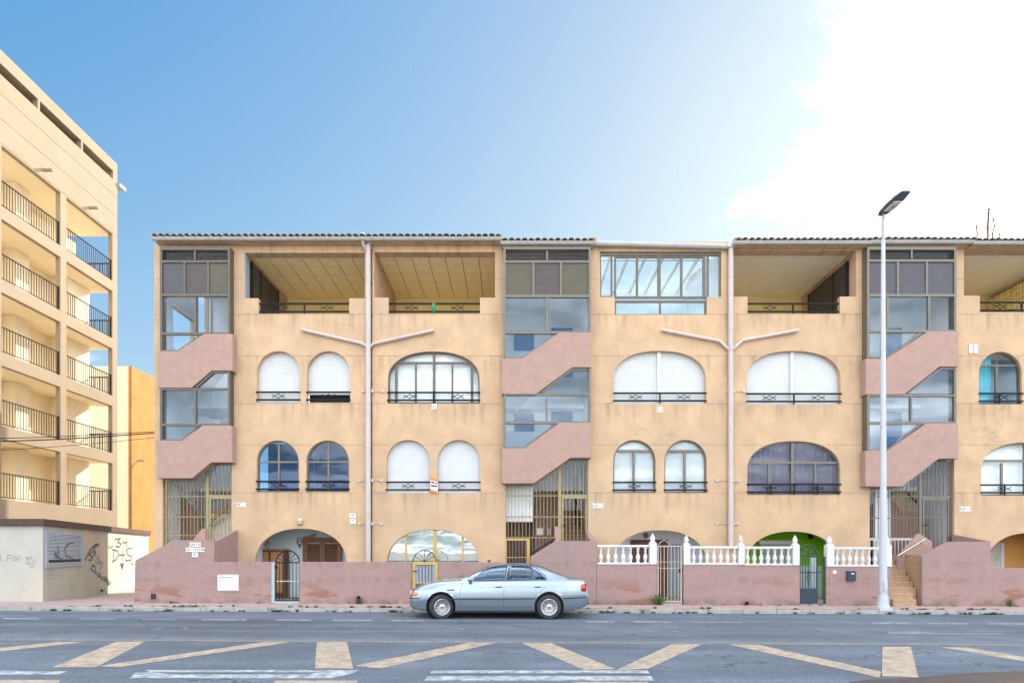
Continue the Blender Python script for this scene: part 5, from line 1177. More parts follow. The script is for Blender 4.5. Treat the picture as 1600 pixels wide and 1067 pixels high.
for l in ([(275,735),(285,765),(300,770),(312,776)], [(290,740),(276,757),(288,770),(298,748),(292,712)], [(372,693),(345,698),(328,725),(334,760),(372,773)]): stroke(G_, Q(l), lambda a, b_: onside(a, b_, .06), .03, vt)
G_ = M_INK
for l in ([(598,675),(627,670),(611,690),(632,698),(624,713),(601,713)], [(641,672),(639,693),(663,690)], [(657,668),(660,720)], [(592,725),(590,792)], [(586,728),(612,735),(618,756),(604,781),(584,791)], [(636,728),(637,784)], [(622,757),(651,755)],
          [(691,723),(671,720),(656,736),(666,755),(686,764),(684,782),(660,787),(651,779)], [(566,720),(573,708)], [(577,722),(586,708)], [(683,806),(689,796)], [(690,808),(696,798)]): stroke(G_, Q(l), onside, .055)
for l in ([(628,803),(635,824)], [(632,801),(635,826)], [(643,802),(636,826)], [(639,803),(636,820)]): stroke(G_, Q(l), onside, .09)
for l in ([(516,699),(492,705),(466,735),(443,782)], [(514,703),(495,712),(486,722)], [(462,782),(477,782),(480,766),(463,756),(481,738)], [(484,766),(490,748),(486,736),(497,742),(494,757)], [(497,752),(492,724),(486,716)]): stroke(G_, Q(l), onside, .07)
for l in ([(495,814),(479,812),(474,830),(487,841)], [(497,820),(491,850),(500,843),(506,860)], [(516,849),(508,864),(520,870),(521,850),(523,872)], [(526,866),(531,886),(539,868)], [(548,868),(540,886),(551,893),(552,873),(555,896)], [(564,880),(556,888),(567,896),(557,906),(570,909),(577,894)]): stroke(G_, Q(l), onside, .065)
for l in ([(514,772),(501,776),(497,795),(508,799),(514,772),(509,758)], [(519,785),(514,800),(522,807),(527,793),(519,785)], [(539,793),(528,801),(535,812),(523,829)]): stroke(G_, Q(l), onside, .03)
G_ = mat('grey_marker', (.28, .27, .26), .8)
circ = [(268 + 25*math.cos(a*.4189), 857 + 25*math.sin(a*.4189)) for a in range(16)]
for l in (circ, [(252,868),(266,838),(282,870)], [(255,860),(281,858)], [(735,752),(728,756),(735,762),(727,768)], [(742,755),(741,768)], [(752,757),(760,757)], [(766,755),(772,768)]): stroke(G_, Q(l), onside, .022)
for l in ([(-14,752),(-16,786)], [(5,750),(4,785),(20,787)], [(42,755),(37,790)], [(42,757),(62,757)], [(40,772),(56,772)], [(68,762),(66,790)], [(78,790),(82,762),(94,788),(102,758)], [(140,765),(136,800),(152,792),(165,824),(176,802),(190,785)], [(140,765),(150,782),(160,762),(168,780),(178,800)], [(142,803),(162,800)]): stroke(G_, Q(l), onfront, .022)

# ------------------------------------------------------------------ overhead cables
for i, (za, zb_, sag, r_, lb) in enumerate(((5.55, 5.95, .28, .013, 'thick black overhead cable, topmost at the left'), (5.42, 5.90, .30, .019, 'thick twisted overhead cable below the topmost one at the left'), (5.05, 5.75, .35, .009, 'thin lowest overhead cable crossing the cream galleries'))):
    pts = []
    for j in range(15):
        t = j / 14; pts.append((-24 + t * (24 + BX0 - .02), 18.4 + t * 2.3 , za + .5 * (1 - t) * .0 + (zb_ - za) * t - sag * math.sin(math.pi * t)))
    tag(MB().tube(pts, r_, 6).build('overhead_cable', M_BLACK, smooth=True), lb, 'cable', 'overhead cables at the left')

# ------------------------------------------------------------------ street lamp
LXp, LYp = X(1380, 17.42), 17.42
lp = thing('street_lamp', 'tall white street lamp post with dark blue lamp head', 'street lamp', (LXp, LYp, .1)); zg = gz(LXp) + .115
M_POLE = mat('white_pole_paint', (.47, .49, .53), .5, var=.06, vscale=3, var2=((.30, .27, .25), 7, .64, .72, .8))
def zl(py): return Z(py, LYp)
mb = MB(); mb.lathe((LXp, LYp, zg), [(.108, 0), (.102, 1.2), (.085, 3.5), (.052, zl(376) - zg)], 18); mb.build('pole', M_POLE, lp, smooth=40)
mb = MB(); mb.tube([(LXp, LYp, zl(377)), (LXp - .01, LYp, zl(350)), (LXp, LYp - .02, zl(336))], [.045, .042, .04], 10); mb.build('spigot', M_GUT, lp, smooth=50)
mb = MB(); mb.box(LXp - .21, LXp + .15, LYp - .2, LYp + .2, zg - .1, zg + .06); mb.lathe((LXp, LYp, zg + .061), [(.17, 0), (.15, .10), (.128, .35)], 14); mb.build('base', M_POLE, lp, smooth=35)
MB().box(LXp - .055, LXp + .055, LYp - .128, LYp - .10, zg + .55, zg + .85).build('access_panel', M_POLE, lp)
hd = MB(); zt_ = zl(333); prof = [(.0, .09, .03), (.12, .15, .06), (.45, .19, .075), (.8, .185, .06), (1.02, .15, .035), (1.08, .10, .02)]
for (l_, hw, hh) in prof:
    zc_ = zt_ + l_ * .06
    for j in range(12):
        a = 2 * math.pi * j / 12; cx_, sz_ = math.cos(a), math.sin(a); hd.v.append((LXp + l_ * .05 + hw * math.copysign(abs(cx_) ** .7, cx_), LYp + .12 - l_, zc_ + hh * math.copysign(abs(sz_) ** .8, sz_)))
for i in range(len(prof) - 1):
    for j in range(12): hd.f.append((i*12+j, i*12+(j+1) % 12, (i+1)*12+(j+1) % 12, (i+1)*12+j))
hd.f += [tuple(range(12)), tuple(range(len(prof)*12 - 1, len(prof)*12 - 13, -1))]
ho = hd.build('lamp_head', mat('dark_blue_metal', (.05, .075, .13), .4, var=.1), lp, smooth=50, fix=True)
MB().prismz([(LXp - .10, LYp - .18), (LXp + .10, LYp - .18), (LXp + .14, LYp - .66), (LXp - .09, LYp - .66)], zt_ - .068, zt_ - .03).build('lamp_glass', mat('lamp_glass', (.55, .53, .45), .15, spec=.8), ho, bevel=.02)
MB().lathe((LXp + .02, LYp - .45, zt_ - .085), [(.05, 0), (.06, .017)], 12).build('bulb', mat('bulb', (.30,.26,.18), .2), ho, smooth=40)

# ------------------------------------------------------------------ TV antenna on the roof
AY = 24.5; ax = X(1543.5, AY)
an = thing('tv_antenna', 'small rusty television antenna on the roof at the right', 'antenna', (ax, AY, 12)); M_RUSTL = mat('rusty_aluminium', (.20, .13, .09), .6, .3, var=.3, vscale=20)
def za(py): return Z(py, AY)
def xa_(px): return X(px, AY)
MB().tube([(ax, AY, za(400)), (ax, AY, za(357))], .045, 6).build('mast', M_RUSTL, an); MB().tube([(xa_(1543), AY, za(360)), (xa_(1530), AY - .5, za(336))], .04, 6).build('boom', M_RUSTL, an)
for i in range(6):
    t = i / 5; px_, py_ = 1541 - t*9, 357 - t*18; MB().tube([(xa_(px_) - .14, AY - .1 - .4*t, za(py_) - .03), (xa_(px_) + .14, AY - .1 - .4*t, za(py_) + .05)], .024, 5).build('element', M_RUSTL, an)
for px_, s_ in ((1534, -1), (1545.5, 1)): MB().tube([(xa_(px_) + .12*math.cos(a*.785), AY, za(357) + .05*math.sin(a*.785) + s_*.04) for a in range(8)], .022, 5, True).build('dipole', M_RUSTL, an)
for lab, pts in (('thin leaning aerial rod left of the television antenna', [(1526,373),(1527,366),(1525.5,351)]), ('taller leaning aerial rod right of the television antenna', [(1551,364),(1554,355),(1551.5,340)]), ('short aerial rod at the far right of the television antenna', [(1560,373),(1562.5,364)])):
    q = [(xa_(a), AY, za(b_)) for a, b_ in pts]; q = [(q[0][0] - .02, AY, za(400))] + q; tag(MB().tube(q, .035, 6).build('aerial_rod', M_RUSTL), lab, 'aerial', 'aerial rods on the roof')

# ------------------------------------------------------------------ weeds
M_LEAF = mat('weed_leaf', (.055, .13, .03), .7, var=.4, vscale=9)
M_LEAFD = mat('dark_weed_leaf', (.04, .085, .03), .7, var=.4, vscale=9)
def tuft(mb, x, y, z, h, n, spread, rnd, flat=False):
    for i in range(n):
        a = rnd.uniform(0, 6.283); l = h * rnd.uniform(.5, 1.1); sp = spread * rnd.uniform(.2, 1.1); bx_, by_ = x + rnd.uniform(-.3, .3) * spread, y + rnd.uniform(-.3, .3) * spread * .6
        w_ = rnd.uniform(.006, .016) * (1.6 if flat else 1); t = Vector((math.cos(a), math.sin(a) * .7, 0)); u = Vector((-t.y, t.x, 0)) * w_
        p0 = Vector((bx_, by_, z)); p1 = p0 + t * sp * .5 + Vector((0, 0, l * .6)); p2 = p0 + t * sp + Vector((0, 0, l * (.3 if flat else .85)))
        mb.add([p0 - u * .5, p0 + u * .5, p1 + u * 1.3, p1 - u * 1.3, p2], [(0, 1, 2, 3), (3, 2, 4)])
rnd = random.Random(11); mb = MB()
for i in range(150):
    px_ = rnd.uniform(60, 1640)
    if rnd.random() < .35: px_ = rnd.choice((250, 330, 440, 580, 620, 915, 960, 1030, 1055, 1120, 1240, 1290, 1440, 1540)) + rnd.gauss(0, 14)
    x = X(px_, KERB); y = KERB + rnd.choice((-.02, -.03, .165, .17)) + rnd.uniform(-.02, .02); z = gz(x) + (.0 if y < KERB + .05 else .11)
    tuft(mb, x, y, z, rnd.uniform(.03, .12), rnd.randint(5, 16), rnd.uniform(.06, .2), rnd, True)
for i in range(50):
    px_ = rnd.uniform(212, 1600); x = X(px_, FEN); 
    tuft(mb, x, FEN - .03, gz(x) + .11, rnd.uniform(.03, .08), rnd.randint(4, 9), rnd.uniform(.05, .12), rnd, True)
o = tag(mb.build('kerb_weeds', M_LEAFD), 'low green weeds growing along the kerb and wall foot', 'weeds'); o['kind'] = 'stuff'
for px_, py_, d, h, n, lab in ((1030, 945, FEN - .05, .42, 60, 'tall leafy weed at the foot of the beige bar gate'), (561, 941, FEN - .08, .20, 55, 'bushy weed under the drain pipe end'), (156, 938, None, .14, 45, 'grassy weed at the foot of the graffiti wall'), (764, 878, FEN + .08, .10, 30, 'small dry weed growing on top of the low pink wall'), (1579, 951, FEN - .1, .30, 16, 'thin sparse weed in front of the right pink wall'), (268, 941, FEN - .12, .09, 30, 'flat weed left of the meter cabinet wall')):
    if d is None: p = onside(px_, py_, .08); x, y, z = p.x, p.y, gz(p.x) + .05 + .05
    else: x, y, z = X(px_, d), d, (Z6(878) if py_ == 878 else gz(X(px_, d)) + .11)
    mb = MB(); tuft(mb, x, y, z, h, n, h * .75, rnd); st = MB()
    t = thing('weed', lab, 'plant', (x, y, z)); mb.build('leaves', M_LEAF if py_ != 878 else M_LEAFD, t)
    for i in range(4): st.tube([(x + rnd.uniform(-.03, .03), y, z), (x + rnd.uniform(-.08, .08), y, z + h * .8)], .004, 4)
    st.build('stem', M_LEAFD, t)
mb = MB(); rr = random.Random(2)
for i in range(14):
    x = X(rr.uniform(195, 215), 18.4); y = 18.4 + rr.uniform(-.1, .2); s_ = rr.uniform(.03, .09); mb.box(x - s_, x + s_, y - s_*.7, y + s_*.7, gz(x) + .11, gz(x) + .11 + s_*.5)
o = tag(mb.build('rubble', M_KERB, bevel=.01), 'small heap of broken concrete at the left wall corner', 'rubble'); o['kind'] = 'stuff'

# ------------------------------------------------------------------ the parked car (nose to the left)
CX, CY = -.333, 15.48 + .90            # centre; near side at CY - .9
def ip(tab, x):
    if x <= tab[0][0]: return tab[0][1]
    for (a, va), (b_, vb_) in zip(tab, tab[1:]):
        if x <= b_: 
            t = (x - a) / (b_ - a); return va + (vb_ - va) * t
    return tab[-1][1]
def sm(tab, x, h=.05): return (ip(tab, x - h) + 2 * ip(tab, x) + ip(tab, x + h)) / 4
cu = lambda zx: (zx - 800) * .003333
cz_ = lambda zy: (540 - zy) * .003333
T_bot = [(-2.37,.30),(-2.3,.24),(-2.05,.20),(-1.9,.19),(1.6,.185),(1.75,.22),(2.2,.27),(2.36,.36)]
T_sh = [(-2.37,.60),(-2.33,.68),(-2.27,.745),(-2.13,.82),(-1.9,.895),(-1.57,.955),(-1.1,.985),(-.7,1.0),(1.0,1.02),(1.76,1.03),(2.0,1.02),(2.24,.99),(2.30,.95),(2.37,.62)]     # shoulder
T_top = [(-2.37,.62),(-2.33,.70),(-2.27,.77),(-2.13,.85),(-1.9,.93),(-1.57,1.0),(-1.1,1.045),(-.8,1.05),(-.6,.93),(1.25,.93),(1.5,1.07),(1.76,1.085),(2.0,1.07),(2.24,1.045),(2.30,.99),(2.37,.64)]
T_w = [(-2.37,.60),(-2.33,.70),(-2.25,.78),(-2.1,.83),(-1.8,.872),(-1.4,.89),(0,.90),(1.4,.89),(1.9,.86),(2.15,.82),(2.3,.76),(2.37,.68)]
xs = [-2.37,-2.35,-2.32,-2.28,-2.22,-2.14,-2.05] + [-1.95 + .1 * i for i in range(39)] + [1.96,2.06,2.14,2.2,2.25,2.29,2.33,2.36,2.37]
def section(x):
    w_, zb, zs2, zt2 = sm(T_w, x), sm(T_bot, x), sm(T_sh, x, .03), sm(T_top, x, .03)
    h = zs2 - zb
    f = [(0.0, zb), (w_*.80, zb), (w_*.94, zb + .02), (w_*.972, zb + h*.10), (w_*.98, zb + h*.22), (w_*.995, zb + h*.38), (w_, zb + h*.50), (w_*.992, zb + h*.62), (w_*.992, zb + h*.66), (w_*.975, zb + h*.80), (w_*.95, zb + h*.92), (w_*.915, zs2 - .012), (w_*.87, zs2 + (zt2-zs2)*.25), (w_*.6, zs2 + (zt2-zs2)*.75), (w_*.3, zt2 - .004), (0.0, zt2)]
    return f
def side_y(x, z):                        # half width of the lower body at x, z
    f = section(x)
    for (y0_, z0_), (y1_, z1_) in zip(f[2:], f[3:]):
        if z0_ <= z <= z1_: return y0_ + (y1_ - y0_) * (z - z0_) / max(1e-6, z1_ - z0_)
    return f[-4][0]
body = MB(); rings = []
for x in xs:
    f = section(x); ring = [(x, -y, z) for y, z in f] + [(x, y, z) for y, z in f[-2:0:-1]]
    rings.append(len(body.v)); body.v += ring
NR = len(ring)
for i in range(len(xs) - 1):
    for j in range(NR): body.f.append((rings[i]+j, rings[i+1]+j, rings[i+1]+(j+1) % NR, rings[i]+(j+1) % NR))
body.f += [tuple(range(NR)), tuple(range(rings[-1] + NR - 1, rings[-1] - 1, -1))]
def to_me(mb):
    me = bpy.data.meshes.new('m'); me.from_pydata(mb.v, [], mb.f); bm = bmesh.new(); bm.from_mesh(me); bmesh.ops.recalc_face_normals(bm, faces=bm.faces); bm.to_mesh(me); bm.free(); return me
WXF, WXR, WZ, WR = cu(338) + .02, cu(1190), .315, .318
cut = MB()
for wx in (WXF, WXR):
    for s_ in (-1, 1): cut.lathe((wx, s_ * .62 if s_ < 0 else .62, WZ + .0173), [(.3853, -.34 if s_ < 0 else -.021), (.3853, .021 if s_ < 0 else .34)], 46, 'Y')
cut_me = to_me(cut); bme = boolean(to_me(body), cut_me)
bm = bmesh.new(); bm.from_mesh(bme); bmesh.ops.triangulate(bm, faces=[f for f in bm.faces if len(f.verts) > 4]); bm.to_mesh(bme); bm.free()
car = thing('parked_car', 'silver-blue four-door saloon car parked at the kerb', 'car', (CX, CY, 0))
M_PAINT = mat('silver_blue_paint', (.30, .37, .425), .24, metal=.8, var=.04, vscale=2, coat=.35)
M_TYRE = mat('tyre_rubber', (.028, .03, .034), .8, var=.2, vscale=20); M_RIM = mat('alloy', (.62, .61, .60), .3, metal=.8); M_TRIM = mat('black_trim', (.022, .026, .034), .5); M_CGLASS = mat('car_glass', (.028, .085, .13), .05, spec=.5)
CG = gz(CX)
G_CAR = glass('tinted_car_glass', (.52, .74, .84), .05)
def carobj(name, mb_or_me, m, parent=None, smooth=40, bevel=0):
    me = mb_or_me if not isinstance(mb_or_me, MB) else to_me(mb_or_me)
    me.transform(Matrix.Translation((CX, CY, CG)))
    c = Vector((CX, CY, CG)); me.transform(Matrix.Translation(-c)); return finish(name, me, m, c, parent or car, smooth, bevel)
bo = carobj('body', bme, M_PAINT, smooth=32)
# greenhouse
T_rf = [(-.98,1.04),(-.87,1.08),(-.7,1.16),(-.5,1.27),(-.33,1.355),(-.2,1.395),(0,1.425),(.3,1.44),(.6,1.438),(.85,1.42),(1.05,1.385),(1.2,1.33),(1.45,1.215),(1.7,1.105),(1.80,1.06)]
def gsec(x):
    zb = sm(T_sh, x, .03) - .03; yb = sm(T_w, x) * .915 - .005; zr_ = max(sm(T_rf, x, .04), zb + .02); h = zr_ - zb; lean = .30 * (h / .44)
    ye = yb - lean * .86
    return [(yb, zb), (yb - lean*.25, zb + h*.30), (yb - lean*.55, zb + h*.62), (yb - lean*.78, zb + h*.82), (ye - .05*min(1, h/.3), zb + h*.93), (ye - .14*min(1, h/.3), zb + h*.985), (ye*.45, zr_ + .004), (0, zr_ + .006)]
gx = [-.98 + .0695 * i for i in range(41)]; gh = MB(); gr_ = []
for x in gx:
    f = gsec(x); ring = [(x, -y, z) for y, z in f] + [(x, y, z) for y, z in f[-2::-1]]; gr_.append(len(gh.v)); gh.v += ring
NG = len(ring)
for i in range(len(gx) - 1):
    for j in range(NG): gh.f.append((gr_[i]+j, gr_[i+1]+j, gr_[i+1]+(j+1) % NG, gr_[i]+(j+1) % NG))
gh.f += [tuple(range(NG)), tuple(range(gr_[-1] + NG - 1, gr_[-1] - 1, -1))]
inn = MB(); gi = []; ixs = [-.80 + .0598 * i for i in range(41)]
for x in ixs:
    f = [(max(0, y - .035), z - .03) for y, z in gsec(x)]; f = [(f[0][0], f[0][1] - .15)] + f; ring = [(x, -y, z) for y, z in f] + [(x, y, z) for y, z in f[-2::-1]]; gi.append(len(inn.v)); inn.v += ring
NI = len(ring)
for i in range(len(ixs) - 1):
    for j in range(NI): inn.f.append((gi[i]+j, gi[i+1]+j, gi[i+1]+(j+1) % NI, gi[i]+(j+1) % NI))
inn.f += [tuple(range(NI)), tuple(range(gi[-1] + NI - 1, gi[-1] - 1, -1))]
front = [(590,240),(606,217),(655,176),(706,144),(760,131),(830,125),(868,124),(848,240)]
rear = [(862,239),(896,123),(985,125),(1055,138),(1070,146),(1060,238)]
quarter = [(1072,238),(1082,153),(1110,172),(1143,200),(1164,226),(1168,237)]
gme = boolean(to_me(gh), to_me(inn)); wc = MB()
for pt in (front, rear, quarter): wc.prism([(cu(a), cz_(b_)) for a, b_ in pt], -1.2, 1.2)
gme = boolean(gme, to_me(wc))
carobj('roof', gme, M_PAINT, smooth=35)
M_SEAT = mat('dark_seat_fabric', (.05, .055, .065), .9, var=.2, vscale=8)
for (sx, sy) in ((.30, -.37), (.30, .37), (.98, -.38), (.98, .38)):
    st_ = MB(); st_.prism([(sx - .12, .60), (sx + .06, .60), (sx + .20, 1.12), (sx + .10, 1.14)], sy - .24, sy + .24); so_ = carobj('seat', st_, M_SEAT, None, False, .04)
    hr = MB(); hr.prism([(sx + .12, 1.13), (sx + .20, 1.13), (sx + .22, 1.25), (sx + .14, 1.26)], sy - .13, sy + .13); carobj('headrest', hr, M_SEAT, so_, False, .03)
sw = MB(); sw.tube([(-.36 + .05*math.sin(a*.5236), -.37 + .18*math.cos(a*.5236), .99 + .17*math.sin(a*.5236)) for a in range(12)], .014, 6, True); carobj('steering_wheel', sw, M_SEAT, None, True)
ds = MB(); ds.prism([(-.80, .80), (-.45, .80), (-.48, 1.0), (-.78, 1.03)], -.68, .68); carobj('dashboard', ds, M_SEAT, None, False, .03)
def gy(x, z):
    f = gsec(x)
    for (y0_, z0_), (y1_, z1_) in zip(f, f[1:]):
        if z0_ <= z <= z1_: return y0_ + (y1_ - y0_) * (z - z0_) / max(1e-6, z1_ - z0_)
    return f[3][0]
def glasspane(name, pts, m, off, sgn=-1, parent=None, thick=.004):
    # fill outline with a fine strip mesh that follows the curved side
    pts = [(cu(a), cz_(b_)) for a, b_ in pts]; x0, x1 = min(p[0] for p in pts), max(p[0] for p in pts); n = max(6, int((x1 - x0) / .035)); mb = MB(); cols = []
    for i in range(n + 1):
        x = x0 + 1e-4 + (x1 - x0 - 2e-4) * i / n; zs_ = []
        for (a, za_), (b_, zb_) in zip(pts, pts[1:] + pts[:1]):
            if (a - x) * (b_ - x) <= 0 and a != b_: zs_.append(za_ + (zb_ - za_) * (x - a) / (b_ - a))
        lo, hi = min(zs_), max(zs_); cols.append(len(mb.v))
        for j in range(7):
            z = lo + (hi - lo) * j / 6; mb.v.append((x, sgn * (gy(x, z) + off), z))
    for i in range(n):
        for j in range(6): mb.f.append((cols[i]+j, cols[i+1]+j, cols[i+1]+j+1, cols[i]+j+1))
    me = bpy.data.meshes.new(name); me.from_pydata(mb.v, [], mb.f)
    o = carobj(name, me, m, parent, True); sd_ = o.modifiers.new('s', 'SOLIDIFY'); sd_.thickness = thick; sd_.offset = 0; return o
surround = [(572,243),(600,212),(655,166),(705,136),(760,124),(830,118),(900,116),(985,118),(1060,132),(1110,158),(1150,192),(1172,222),(1176,241)]
front = [(590,240),(606,217),(655,176),(706,144),(760,131),(830,125),(868,124),(848,240)]
rear = [(862,239),(896,123),(985,125),(1055,138),(1070,146),(1060,238)]
quarter = [(1072,238),(1082,153),(1110,172),(1143,200),(1164,226),(1168,237)]
for sgn in (-1, 1):
    tr_ = MB(); tr_.tube([(cu(a), sgn*(gy(cu(a), cz_(b_)) + .001), cz_(b_)) for a, b_ in surround], .011, 6, True); carobj('window_surround', tr_, M_TRIM, None, True)
    pl_ = MB()
    for (a, b_), (c_, d_), w_ in (((858,240),(882,124),.05), ((1066,238),(1076,150),.03)):
        k_ = 6; pts_ = [(a + (c_-a)*i/k_, b_ + (d_-b_)*i/k_) for i in range(k_ + 1)]
        b0 = len(pl_.v)
        for u_, v_ in pts_:
            x_, z_ = cu(u_), cz_(v_)
            for dx_ in (-w_/2, w_/2): pl_.v.append((x_ + dx_, sgn*(gy(x_, z_) + .006), z_))
        for i in range(k_): pl_.f.append((b0+2*i, b0+2*i+1, b0+2*i+3, b0+2*i+2))
    me_ = bpy.data.meshes.new('p'); me_.from_pydata(pl_.v, [], pl_.f); po_ = carobj('pillar_trim', me_, M_TRIM, None, True); sdm = po_.modifiers.new('s', 'SOLIDIFY'); sdm.thickness = .006
    for nm, pt in (('front_window', front), ('rear_window', rear), ('quarter_window', quarter)): glasspane(nm, pt, G_CAR, -.012, sgn)
# windscreen and rear screen follow the roof surface
def topstrip(name, xa, xb, m, off, wscale):
    mb = MB(); n = 14
    for i in range(n + 1):
        x = xa + (xb - xa) * i / n; f = gsec(x); ym = f[5][0] * wscale
        for j in range(9):
            y = -ym + 2 * ym * j / 8; z = f[7][1] - (abs(y) / max(.01, ym)) ** 2 * (f[7][1] - f[5][1]); mb.v.append((x, y, z + off))
    for i in range(n):
        for j in range(8): mb.f.append((i*9+j, (i+1)*9+j, (i+1)*9+j+1, i*9+j+1))
    me = bpy.data.meshes.new(name); me.from_pydata(mb.v, [], mb.f); return carobj(name, me, m, None, True)
topstrip('windscreen', -.90, -.30, M_CGLASS, .008, .9); topstrip('rear_screen', 1.17, 1.70, M_CGLASS, .008, .88)
# trim on both sides
def sideline(name, pts, r, m, sgn, parent=None, n=6, flat=1.0):
    mb = MB(); path = []
    for (a, b_), (c_, d_) in zip(pts, pts[1:]):
        k = max(2, int(abs(c_ - a) / 25) + int(abs(d_ - b_) / 25))
        for i in range(k): t = i / k; path.append((a + (c_-a)*t, b_ + (d_-b_)*t))
    path.append(pts[-1]); mb.tube([(cu(a), sgn * side_y(cu(a), cz_(b_)), cz_(b_)) for a, b_ in path], r, n); return carobj(name, mb, m, parent, True)
for sgn in (-1, 1):
    sideline('side_moulding', [(422,383),(495,382),(832,382)], .017, M_TRIM, sgn); sideline('side_moulding', [(838,381),(1075,379)], .017, M_TRIM, sgn)
    sideline('bumper_moulding', [(95,379),(130,380),(182,379)], .016, M_TRIM, sgn); sideline('bumper_moulding', [(1300,377),(1400,374),(1488,368)], .016, M_TRIM, sgn)
    sideline('door_seam', [(512,262),(500,300),(494,350),(493,440)], .0035, M_TRIM, sgn); sideline('door_seam', [(848,246),(838,300),(834,350),(836,440)], .0035, M_TRIM, sgn)
    sideline('door_seam', [(1170,248),(1160,285),(1125,325),(1090,350),(1075,378)], .0035, M_TRIM, sgn); sideline('bumper_seam', [(1270,358),(1350,357),(1480,352)], .003, M_TRIM, sgn)
    sideline('sill_seam', [(424,441),(700,443),(1062,445)], .003, M_TRIM, sgn); sideline('swage_line', [(560,291),(800,292),(1160,288),(1440,287)], .004, M_PAINT, sgn)
    for a in (770, 1075):
        mb = MB(); y = side_y(cu(a + 25), cz_(287)); mb.tube([(cu(a), sgn*(y + .002), cz_(287)), (cu(a + 10), sgn*(y + .022), cz_(285)), (cu(a + 40), sgn*(y + .022), cz_(285)), (cu(a + 52), sgn*(y + .002), cz_(287))], [.012,.016,.016,.012], 8); h = carobj('door_handle', mb, M_PAINT, None, True)
        mb = MB(); mb.tube([(cu(a + 4), sgn*(y + .004), cz_(291)), (cu(a + 46), sgn*(y + .004), cz_(291))], .012, 6); carobj('recess', mb, M_TRIM, h, True)
    y = side_y(cu(420), cz_(311)); mb = MB(); mb.tube([(cu(385), sgn*y, cz_(309)), (cu(400), sgn*(y + .004), cz_(312)), (cu(450), sgn*(y + .004), cz_(312))], [.010,.020,.020], 8); carobj('fender_grille', mb, mat('grille_grey', (.12,.13,.14), .5), None, True)
    y = side_y(cu(455), cz_(358)); mb = MB(); mb.box(cu(440), cu(468), sgn*y - .006, sgn*y + .006, cz_(361), cz_(355)); carobj('side_repeater', mb, mat('amber_dim', (.20,.15,.05), .4), None, False)
    # lamps
    mb = MB(); zc_ = cz_(343)
    for (x, y_, hz) in ((cu(116), .70, .045), (cu(124), .765, .062), (cu(142), .80, .055), (cu(158), .825, .022)):
        for dz in (-hz, 0, hz): mb.v.append((x, sgn * (y_ + (.004 if dz == 0 else -.006)), zc_ + dz))
    for i in range(3):
        for j in range(2): mb.f.append((i*3+j, (i+1)*3+j, (i+1)*3+j+1, i*3+j+1))
    me = bpy.data.meshes.new('l'); me.from_pydata([(v[0], sgn * (side_y(v[0], v[2]) + .006), v[2]) for v in mb.v], [], mb.f); o = carobj('turn_signal', me, mat('amber_lens', (.62, .22, .10), .2), None, True); so = o.modifiers.new('s', 'SOLIDIFY'); so.thickness = .02; so.offset = 0
    mb = MB()
    for (x, lo, hi) in ((cu(1442), 315, 275), (cu(1452), 324, 267), (cu(1466), 326, 265), (cu(1484), 326, 264)):
        for t in (0, .5, 1): z = cz_(lo + (hi - lo)*t); mb.v.append((x, sgn * (side_y(x, z) + .007), z))
    for i in range(3):
        for j in range(2): mb.f.append((i*3+j, (i+1)*3+j, (i+1)*3+j+1, i*3+j+1))
    me = bpy.data.meshes.new('l'); me.from_pydata(mb.v, [], mb.f); o = carobj('tail_light', me, mat('red_lens', (.42, .015, .02), .15, coat=.5), None, True); so = o.modifiers.new('s', 'SOLIDIFY'); so.thickness = .02; so.offset = 0
    # mirror
    xm = cu(572); ym = side_y(xm, .98); mb = MB()
    for (dx, r1, r2) in ((-.055, .03, .03), (-.04, .09, .06), (.0, .10, .075), (.045, .095, .07), (.055, .06, .045)):
        for j in range(10): a = 2*math.pi*j/10; mb.v.append((xm + dx, sgn*(ym + .08 + r1*math.cos(a)), 1.035 + r2*math.sin(a)))
    for i in range(4):
        for j in range(10): mb.f.append((i*10+j, i*10+(j+1) % 10, (i+1)*10+(j+1) % 10, (i+1)*10+j))
    mb.f += [tuple(range(10)), tuple(range(49, 39, -1))]; mo = carobj('door_mirror', mb, M_PAINT, None, 50); mb = MB(); mb.box(xm - .02, xm + .05, sgn*(ym - .08), sgn*(ym + .03), .965, .995); carobj('mirror_foot', mb, M_TRIM, mo, False)
mb = MB(); mb.tube([(cu(470), -.55, 1.075), (cu(490), -.3, 1.09), (cu(500), .2, 1.10)], .012, 6); carobj('wiper', mb, M_TRIM)
for sgn in (-1, 1):   # head lamps and nose
    mb = MB(); mb.lathe((-2.33, sgn*.55, .665), [(.075, 0), (.07, -.025), (.03, -.035)], 16, 'X'); carobj('headlight', mb, mat('lamp_lens', (.6,.62,.64), .1, coat=.5))
    mb = MB(); mb.lathe((-2.36, sgn*.10, .66), [(.085, 0), (.08, -.015)], 12, 'X'); carobj('kidney_grille', mb, M_TRIM)
mb = MB(); mb.box(2.375, 2.39, -.26, .26, .68, .79); carobj('number_plate', mb, M_WHITE)
mb = MB(); mb.box(cu(430), cu(1065), -.80, .80, .17, .188); carobj('underbody', mb, M_TRIM)
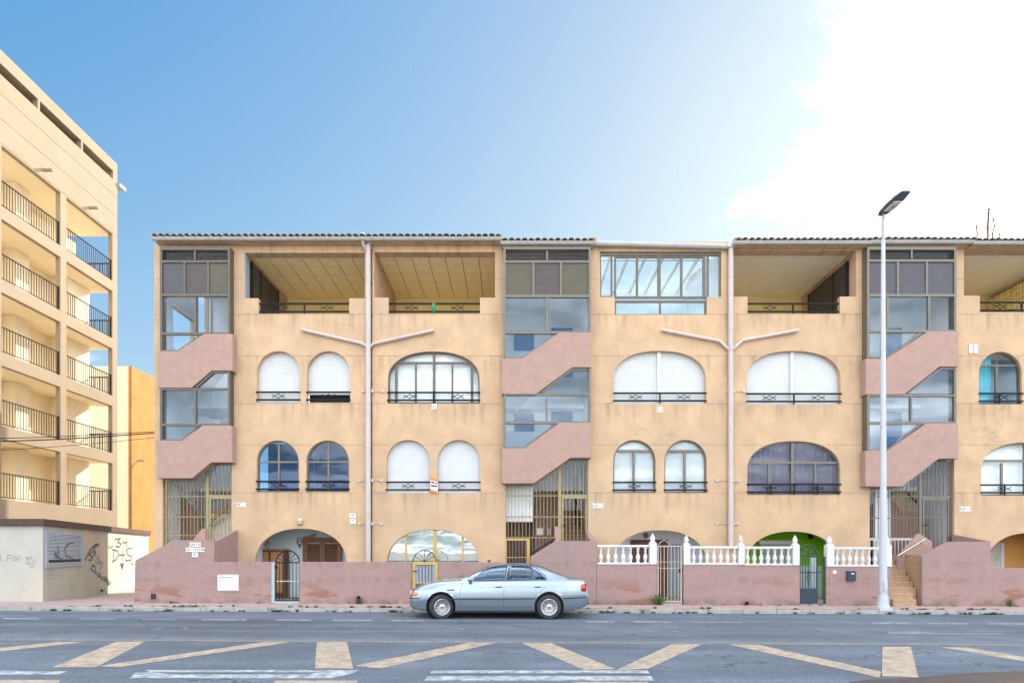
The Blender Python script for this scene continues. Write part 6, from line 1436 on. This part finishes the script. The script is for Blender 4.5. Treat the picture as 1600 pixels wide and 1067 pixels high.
# wheels
def wheel(wx, sgn, steer):
    rot = Matrix.Translation((wx, sgn * .79, WZ)) @ Matrix.Rotation(steer, 4, 'Z') @ (Matrix.Rotation(math.pi, 4, 'Z') if sgn > 0 else Matrix())
    we = empty('wheel', (CX + wx, CY + sgn * .79, CG)); we.parent = car; we.location = WL[we.name] - WL[car.name]
    def put(name, mb, m, smooth=40):
        me = to_me(mb); me.transform(rot); me.transform(Matrix.Translation((CX, CY, CG))); me.transform(Matrix.Translation(-WL[we.name])); return finish(name, me, m, WL[we.name], we, smooth)
    t = MB(); t.lathe((0,0,0), [(.20, -.085), (.225, -.098), (.27, -.108), (.300, -.102), (.314, -.085), (WR, -.05), (WR, .05), (.314, .085), (.30, .10), (.22, .10), (.20, -.085)], 40, 'Y', False); put('tyre', t, M_TYRE)
    r_ = MB(); r_.lathe((0,0,0), [(.212, -.060), (.215, -.100), (.206, -.108), (.195, -.100), (.19, -.06), (.212, -.060)], 40, 'Y', False); r_.lathe((0,0,0), [(.075, -.05), (.075, -.082), (.05, -.092), (.03, -.094)], 20, 'Y'); put('rim', r_, M_RIM)
    sp = MB()
    for i in range(20):
        a = 2*math.pi*i/20; ca, sa = math.cos(a), math.sin(a); u = (-sa, ca)
        pts_ = []
        for rr_, hw, yy in ((.07, .0075, -.084), (.20, .0115, -.098)):
            for s_ in (-1, 1):
                for dy in (0, .03): pts_.append((rr_*ca + u[0]*hw*s_, yy + dy, rr_*sa + u[1]*hw*s_))
        sp.add(pts_, [(0,2,6,4), (1,5,7,3), (0,4,5,1), (2,3,7,6), (0,1,3,2), (4,6,7,5)])
    put('spokes', sp, M_RIM, False)
    d_ = MB(); d_.lathe((0,0,0), [(.20, -.045), (.20, -.04)], 24, 'Y'); put('spoke_gap_shade', d_, mat('wheel_shadow', (.02,.02,.022), .8), False)  # dark disc painting the shade in the gaps between the spokes
    b_ = MB()
    for i in range(5): a = 2*math.pi*i/5 + .3; b_.lathe((.048*math.cos(a), 0, .048*math.sin(a)), [(.011, -.098), (.011, -.08)], 8, 'Y')
    b_.lathe((0,0,0), [(.022, -.099), (.026, -.09)], 12, 'Y'); put('wheel_bolts', b_, M_TRIM)
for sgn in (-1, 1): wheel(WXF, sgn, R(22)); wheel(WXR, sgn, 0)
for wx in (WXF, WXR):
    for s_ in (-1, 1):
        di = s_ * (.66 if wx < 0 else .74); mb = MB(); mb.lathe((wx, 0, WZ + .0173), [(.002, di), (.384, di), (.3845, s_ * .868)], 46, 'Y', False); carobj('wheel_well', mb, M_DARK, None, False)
